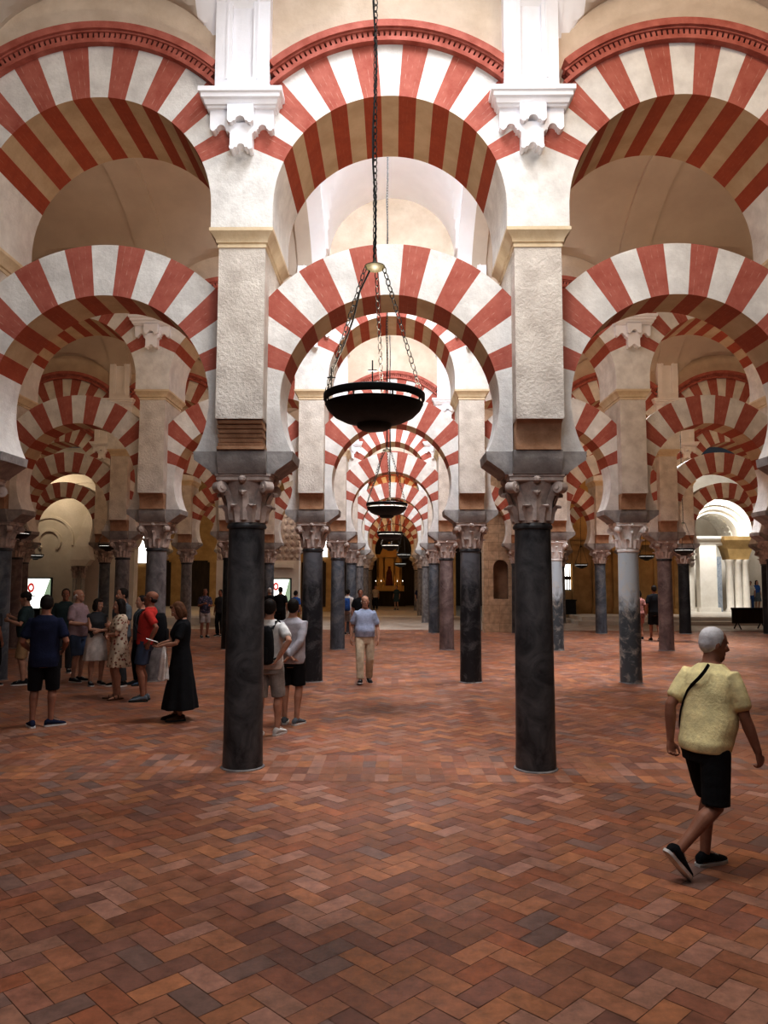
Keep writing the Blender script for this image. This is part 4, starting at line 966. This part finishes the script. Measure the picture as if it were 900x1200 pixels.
# back walls
mb = MB(); mb.box(-24,-3.4,47.5,48,0,9)
for i in range(8): x = -22.5+2.4*i; mb.box(x,x+1.5,47.42,47.5,.3,3.0,1); mb.box(x+.1,x+1.4,47.4,47.42,3.0,3.1,1)
struct('wall_back_left', mb.mesh('wall_back_left', [M['gold_wall'], M['dark_wood']]))
mb = MB(); mb.box(-24,-23.5,-7,48,0,9.2); struct('wall_left_end', mb.mesh('wall_left_end', [M['gold_wall']]))
mb = MB(); mb.box(26,26.5,-7,66,0,9.2); struct('wall_right_end', mb.mesh('wall_right_end', [M['gold_wall']]))
mb = MB(); mb.box(-24,26.5,-7.5,-7,0,9.2); struct('wall_front', mb.mesh('wall_front', [M['plaster']]))
mb = MB(); mb.box(-24,26.5,58.5,59,0,9.5); mb.box(-3.4,-3.0,47.5,58.5,0,9); mb.box(3.0,3.4,42.4,58.5,0,9,1); struct('wall_back', mb.mesh('wall_back', [M['dark_wood'], M['gold_wall']]))
def arched_window(x, z0, z1, w, Y, n):
    mb = MB(); out = [(-w/2,z0),(w/2,z0)] + [(w/2*math.cos(PI*i/10), z1-w/2+w/2*math.sin(PI*i/10)) for i in range(11)]
    mb.add([(a,-.02,b) for a,b in out]); o = struct('window_%d' % n, mb.mesh('window', [M['window_glow']]), (x, Y, 0))
    mb = MB(); 
    for a, b in zip(out, out[1:]+out[:1]): mb.tube([(a[0],-.02,a[1]),(b[0],-.02,b[1])], .05, 0, 6)
    obj('window_frame', mb.mesh('window_frame', [M['white_wall']]), o)
arched_window(-15.6, 2.9, 5.0, .7, 47.4, 1); arched_window(-10.6, 2.6, 3.6, .4, 47.4, 2); arched_window(-4.35, 3.3, 4.75, .6, 47.4, 3); arched_window(-12.9, 3.4, 4.9, .6, 47.4, 4)
# gilded altarpiece at the end of the aisle
def altar():
    t = thing('altarpiece', 'gilded altarpiece glowing in the dark at the far end of the central aisle', 'altar', (-.35, 57.6, 0))
    mb = MB(); mb.box(-1.2,1.2,-.5,.8,0,1.1); obj('altar_table', mb.mesh('altar_table', [M['dark_wood']]), t)
    mb = MB(); mb.box(-1.1,1.1,.2,.7,1.1,1.5); mb.box(-.95,.95,.4,.7,1.5,3.6); mb.box(-1.15,1.15,.2,.7,3.6,3.85); mb.prism([(-.7,3.85),(.7,3.85),(.45,4.4),(0,4.8),(-.45,4.4)], .35, .65); obj('retable', mb.mesh('retable', [M['gilt']]), t)
    for x in (-.85,-.4,.4,.85):
        mb = MB(); mb.lathe([(.09,1.5),(.09,1.6),(.06,1.65),(.07,2.4),(.055,3.45),(.1,3.6)], 0, 12, x, .3); obj('column', mb.mesh('column', [M['gilt']], 40), t)
    mb = MB(); mb.tube([(0,.3,1.5),(0,.3,1.9),(0,.3,2.5),(0,.28,2.75),(0,.28,2.95)], [.3,.26,.2,.09,.1], 0, 12); obj('statue', mb.mesh('statue', [M['dentil_dark']], 60), t)
    for x in (-1.0,-.6,.6,1.0):
        mb = MB(); mb.lathe([(.05,1.1),(.02,1.15),(.02,1.6),(.028,1.62),(.02,1.63),(.018,1.8)], 0, 8, x, -.3); c = obj('candlestick', mb.mesh('candlestick', [M['gilt']]), t)
        mb = MB(); mb.ell((x,-.3,1.86), (.022,.022,.055), 0, 8, 6); obj('flame', mb.mesh('flame', [M['window_glow']]), c)
altar()
# gilded choir wall, right
def choir():
    mb = MB(); Y = 38.2; mb.box(7.6,14.2,Y,Y+.4,0,7.5)
    for i in range(6):
        x = 8.95 + i*1.0; mb.box(x-.16,x+.16,Y-.16,Y,.32,3.4); mb.box(x-.22,x+.22,Y-.22,Y,3.4,3.7); mb.box(x-.22,x+.22,Y-.2,Y,.32,.6)
    mb.box(7.6,14.2,Y-.25,Y,3.7,3.95); mb.box(7.6,14.2,Y-.32,Y,3.95,4.05)
    struct('wall_choir', mb.mesh('wall_choir', [M['gold_wall']]))
    mb = MB(); mb.add([(-.3,0,1.5),(.3,0,1.5),(.3,0,2.75),(-.3,0,2.75)]); o = struct('window_5', mb.mesh('window', [M['window_glow']]), (8.42,Y-.03,0))
    mb = MB()
    for i in range(5): mb.box(-.3+.13*i,-.26+.13*i,-.05,-.01,1.5,2.75)
    mb.box(-.3,.3,-.06,-.01,1.98,2.15); mb.box(-.32,.32,-.06,-.01,2.75,2.8); mb.box(-.32,.32,-.06,-.01,1.45,1.5); obj('window_grille', mb.mesh('window_grille', [M['dark_wood']]), o)
    mb = MB(); mb.box(-.32,.32,-.25,.25,.32,.98); mb.box(-.36,.36,-.29,.29,.98,1.03); o = obj('wooden_chest', mb.mesh('wooden_chest', [M['black']]), None, (8.45,37.6,0)); tag(o, 'black wooden chest standing under the barred window of the honey-coloured wall', 'chest')
choir()
# bright marble portal, right
def portal():
    t = thing('marble_portal', 'brightly lit white marble chapel portal with arch and pilasters behind the right arches', 'portal', (16.6, 41.2, .32))
    W_ = M['white_marble']
    mb = MB(); mb.box(-.42,.48,-.25,.3,.0,3.75); mb.box(-.55,.6,-.35,.3,0,.22); obj('pilaster', mb.mesh('pilaster', [W_]), t)
    mb = MB(); mb.box(.48,.78,-.12,.3,0,2.9); obj('marble_strip', mb.mesh('marble_strip', [M['grey_marble']]), t)
    mb = MB(); mb.box(-2.6,-.5,.3,.6,0,5.6); mb.box(-2.4,-1.7,.2,.3,.2,2.9); mb.box(-1.3,-.7,.2,.3,.2,2.3); mb.box(-2.6,-.4,.1,.3,2.95,3.1); mb.box(-2.6,-.4,-.05,.3,0,.14); obj('side_panel', mb.mesh('side_panel', [W_]), t)
    mb = MB(); mb.rings([[(-.9+a,-.3-c,z),(2.15+d,-.3-c,z),(2.15+d,.4,z),(-.9+a,.4,z)] for a,c,d,z in ((.2,-.1,-.1,3.5),(.1,0,0,3.6),(.1,.02,.02,3.75),(0,.2,.2,3.85),(0,.22,.22,3.97))]); obj('cornice', mb.mesh('cornice', [W_]), t)
    mb = MB(); mb.rings([[(1.0-a,-.5-a,z),(2.2+a,-.5-a,z),(2.2+a,.5,z),(1.0-a,.5,z)] for a,z in ((-.1,2.75),(-.05,2.95),(.05,3.3),(.3,3.75),(.34,3.95))]); obj('entablature', mb.mesh('entablature', [M['gold_wall']]), t)  # honey tone puts a warm brownish light into the marble's colour
    for x in (1.15,1.6,2.0):
        mb = MB(); mb.lathe([(.24,0),(.24,.12),(.18,.2),(.185,1.2),(.165,2.5),(.2,2.55),(.24,2.75)], 0, 20, x, -.2); obj('column', mb.mesh('column', [W_], 40), t)
    # barrel arch, moulded in three steps, rising from the cornice
    mb = MB(); cx, cz = .55, 3.95; N = 28
    for r0, r1, y0, y1, m in ((1.72,2.0,-.25,.2,0),(1.5,1.72,-.05,.6,0),(1.3,1.5,.2,1.4,0),(1.26,1.34,.9,2.6,0)):
        prev = None
        for i in range(N+1):
            a = PI*i/N; ring = [(cx+r*math.cos(a), y, cz+r*math.sin(a)) for r, y in ((r0,y0),(r1,y0),(r1,y1),(r0,y1))]
            if prev:
                for q in range(4): mb.add([prev[q],ring[q],ring[(q+1)%4],prev[(q+1)%4]], m)
            prev = ring
    for i in range(1, 12):      # coffers
        a = PI*i/12
        for j in range(3): mb.ell((cx+1.27*math.cos(a), 1.0+.6*j, cz+1.27*math.sin(a)), (.08,.14,.08), 0, 6, 4)
    obj('arch', mb.mesh('arch', [W_]), t)
    mb = MB(); mb.box(-1.5,3.4,2.7,2.9,0,6.2); obj('rear_panel', mb.mesh('rear_panel', [W_]), t)
    mb = MB()
    for s in (1, -1):
        mb.lathe([(.05,0),(.12,.1),(.16,.25),(.10,.3),(.2,.42)], 0, 12, -.75 + .0*s, -.05)
    c = obj('scroll_console', mb.mesh('scroll_console', [M['capital']], 40), t, (0,0,2.35))
portal()
mb = MB(); mb.box(14.2,26,46,46.4,0,9); struct('wall_back_right', mb.mesh('wall_back_right', [M['white_wall']]))
# dark barrier board
t = thing('barrier_board', 'low dark barrier board on splayed feet in front of the bright marble portal', 'barrier', (14.55, 31.9, 0), R(4))
mb = MB(); mb.box(-.72,.72,-.03,.03,.22,.82); obj('panel', mb.mesh('panel', [M['dark_wood']]), t)
mb = MB(); mb.box(-.74,.74,-.045,.045,.78,.86); obj('top_rail', mb.mesh('top_rail', [M['black']]), t)
for x in (-.5,.5):
    mb = MB(); mb.tube([(x,-.28,.0),(x,0,.3)], .025, 0, 6); mb.tube([(x,.28,.0),(x,0,.3)], .025, 0, 6); obj('foot', mb.mesh('foot', [M['black']]), t)

# ------------------------------------------------------------------ light
def area(name, loc, size, power, col, rot=(0,0,0), sy=None, spread=180):
    l = bpy.data.lights.new(name, 'AREA'); l.energy = power; l.color = col; l.size = size
    if sy: l.shape = 'RECTANGLE'; l.size_y = sy
    l.spread = R(spread)
    o = bpy.data.objects.new(name, l); COL.objects.link(o); o.location = loc; o.rotation_euler = rot; return o
def point(name, loc, power, col, rad=.25):
    l = bpy.data.lights.new(name, 'POINT'); l.energy = power; l.color = col; l.shadow_soft_size = rad
    o = bpy.data.objects.new(name, l); COL.objects.link(o); o.location = loc; return o
WHITE = (.86, .93, 1); WARM = (1, .72, .42); AMB = (1, .55, .2)
for n in range(0, 7):
    yc = row_y(n) - ROWD/2; c = WHITE if n < 5 else AMB
    area('skylight', (X0, yc-1.7 if n else 2.0, 8.75 if n else 6.3), 1.9, 80 if n == 0 else 70 if n < 5 else 40, c if n in (0,5,6) else (.80,.90,1), (R(72 if n else 84),0,0), .9, 100 if n else 180)
    area('roof_light', (X0, yc-.4 if n else 5.6, 9.2), 1.7, 100 if n == 0 else 175 if n == 1 else 125 if n < 5 else 14, c, (R(12 if n == 0 else 4),0,0), 2.4, 105)
for n in range(0, 4):
    yc = row_y(n) - ROWD/2
    for s in (-1, 1):
        for b in range(1, 2+n):
            k = 1.0 if n == 0 else (.7 if s < 0 else 1.0)
            area('nave_fill', (bay_x(s*b), yc-1.6 if n else 3.0, 8.4 if n else 8.7), 1.4, (40 if n == 0 else 8)*k, (1,.95,.90) if n == 0 else (1,.74,.48), (R(66 if n else 60),0,0), .8)  # unseen fill added for the side naves
            area('nave_roof_fill', (bay_x(s*b), yc, 8.9), 1.4, ((75 if s > 0 else 12) if n == 0 else 9)*k, (1,.82,.62) if n < 2 else WARM, (0,0,0), 1.8)  # added overhead fill, stronger at front right to brighten the walking man
for n in range(0, 5):       # added upward fill for the soffits; most side ones hang without a bowl
    yc = row_y(n) - ROWD/2
    area('soffit_fill', (X0-.06, 4.74 if n == 0 else yc, 3.09), .4, 62 if n == 0 else 28, (1,.88,.72), (PI,0,0), .4)
    if n == 0: continue
    for s in (-1, 1):
        k = .8 if s < 0 else 1.1
        for b in range(1, 2+n): area('soffit_fill', (bay_x(s*b), yc, 3.2), .4, (18 if n == 1 else 11)*k, (1,.74,.46), (PI,0,0), .4)
area('right_daylight', (5.6, 17.6, 8.8), 1.6, 190, WHITE, (0,R(6),0), 1.6, 85); area('right_daylight', (9.0, 24.4, 8.8), 1.6, 250, WHITE, (0,0,0), 1.6, 85)
area('portal_light', (16.8, 38.2, 7.6), 3, 430, (1,.98,.92), (R(50),0,0), 1.5)
area('choir_light', (10.8, 35.6, 7.0), 3, 70, AMB, (R(55),0,0), 1)
for x in (-15.5, -9.4, -6.2): area('left_amber', (x, 37.5, 8.3), 2, 60, (1,.66,.32), (R(30),0,0), 1.5)
area('relief_light', (-14.2, 30.4, 6.4), 2, 36, (1,.84,.6), (R(40),0,0), .6); area('relief_light', (-5.6, 30.6, 6.6), 1.6, 50, (1,.85,.65), (R(40),0,0), .6)
area('altar_light', (-.35, 55.5, 6), 1.0, 12, AMB, (R(40),0,0), .6)
w = bpy.data.worlds.new('World'); sc.world = w; w.use_nodes = True
w.node_tree.nodes['Background'].inputs[0].default_value = (.8,.85,1,1); w.node_tree.nodes['Background'].inputs[1].default_value = .03

# ------------------------------------------------------------------ camera
cd = bpy.data.cameras.new('Camera'); cam = bpy.data.objects.new('Camera', cd); COL.objects.link(cam); sc.camera = cam
cd.sensor_fit = 'VERTICAL'; cd.sensor_height = 36; cd.lens = 27; cd.clip_end = 200
t_, y_, r_ = R(5.0), R(-.75), R(.15)
fw = Vector((math.sin(y_)*math.cos(t_), math.cos(y_)*math.cos(t_), math.sin(t_))); rt = Vector((math.cos(y_), -math.sin(y_), 0)); up = rt.cross(fw)
r2 = rt*math.cos(r_) + up*math.sin(r_); u2 = up*math.cos(r_) - rt*math.sin(r_)
mm = Matrix((r2, u2, -fw)).transposed().to_4x4(); mm.translation = (0, 0, EYE); cam.matrix_world = mm
sc.view_settings.view_transform = 'Standard'; sc.view_settings.look = 'None'; sc.view_settings.exposure = .62; sc.view_settings.gamma = .8
sc.cycles.use_denoising = True; sc.cycles.max_bounces = 7; sc.cycles.diffuse_bounces = 5; sc.cycles.glossy_bounces = 3; sc.cycles.caustics_reflective = False; sc.cycles.caustics_refractive = False
sc.cycles.sample_clamp_indirect = 6
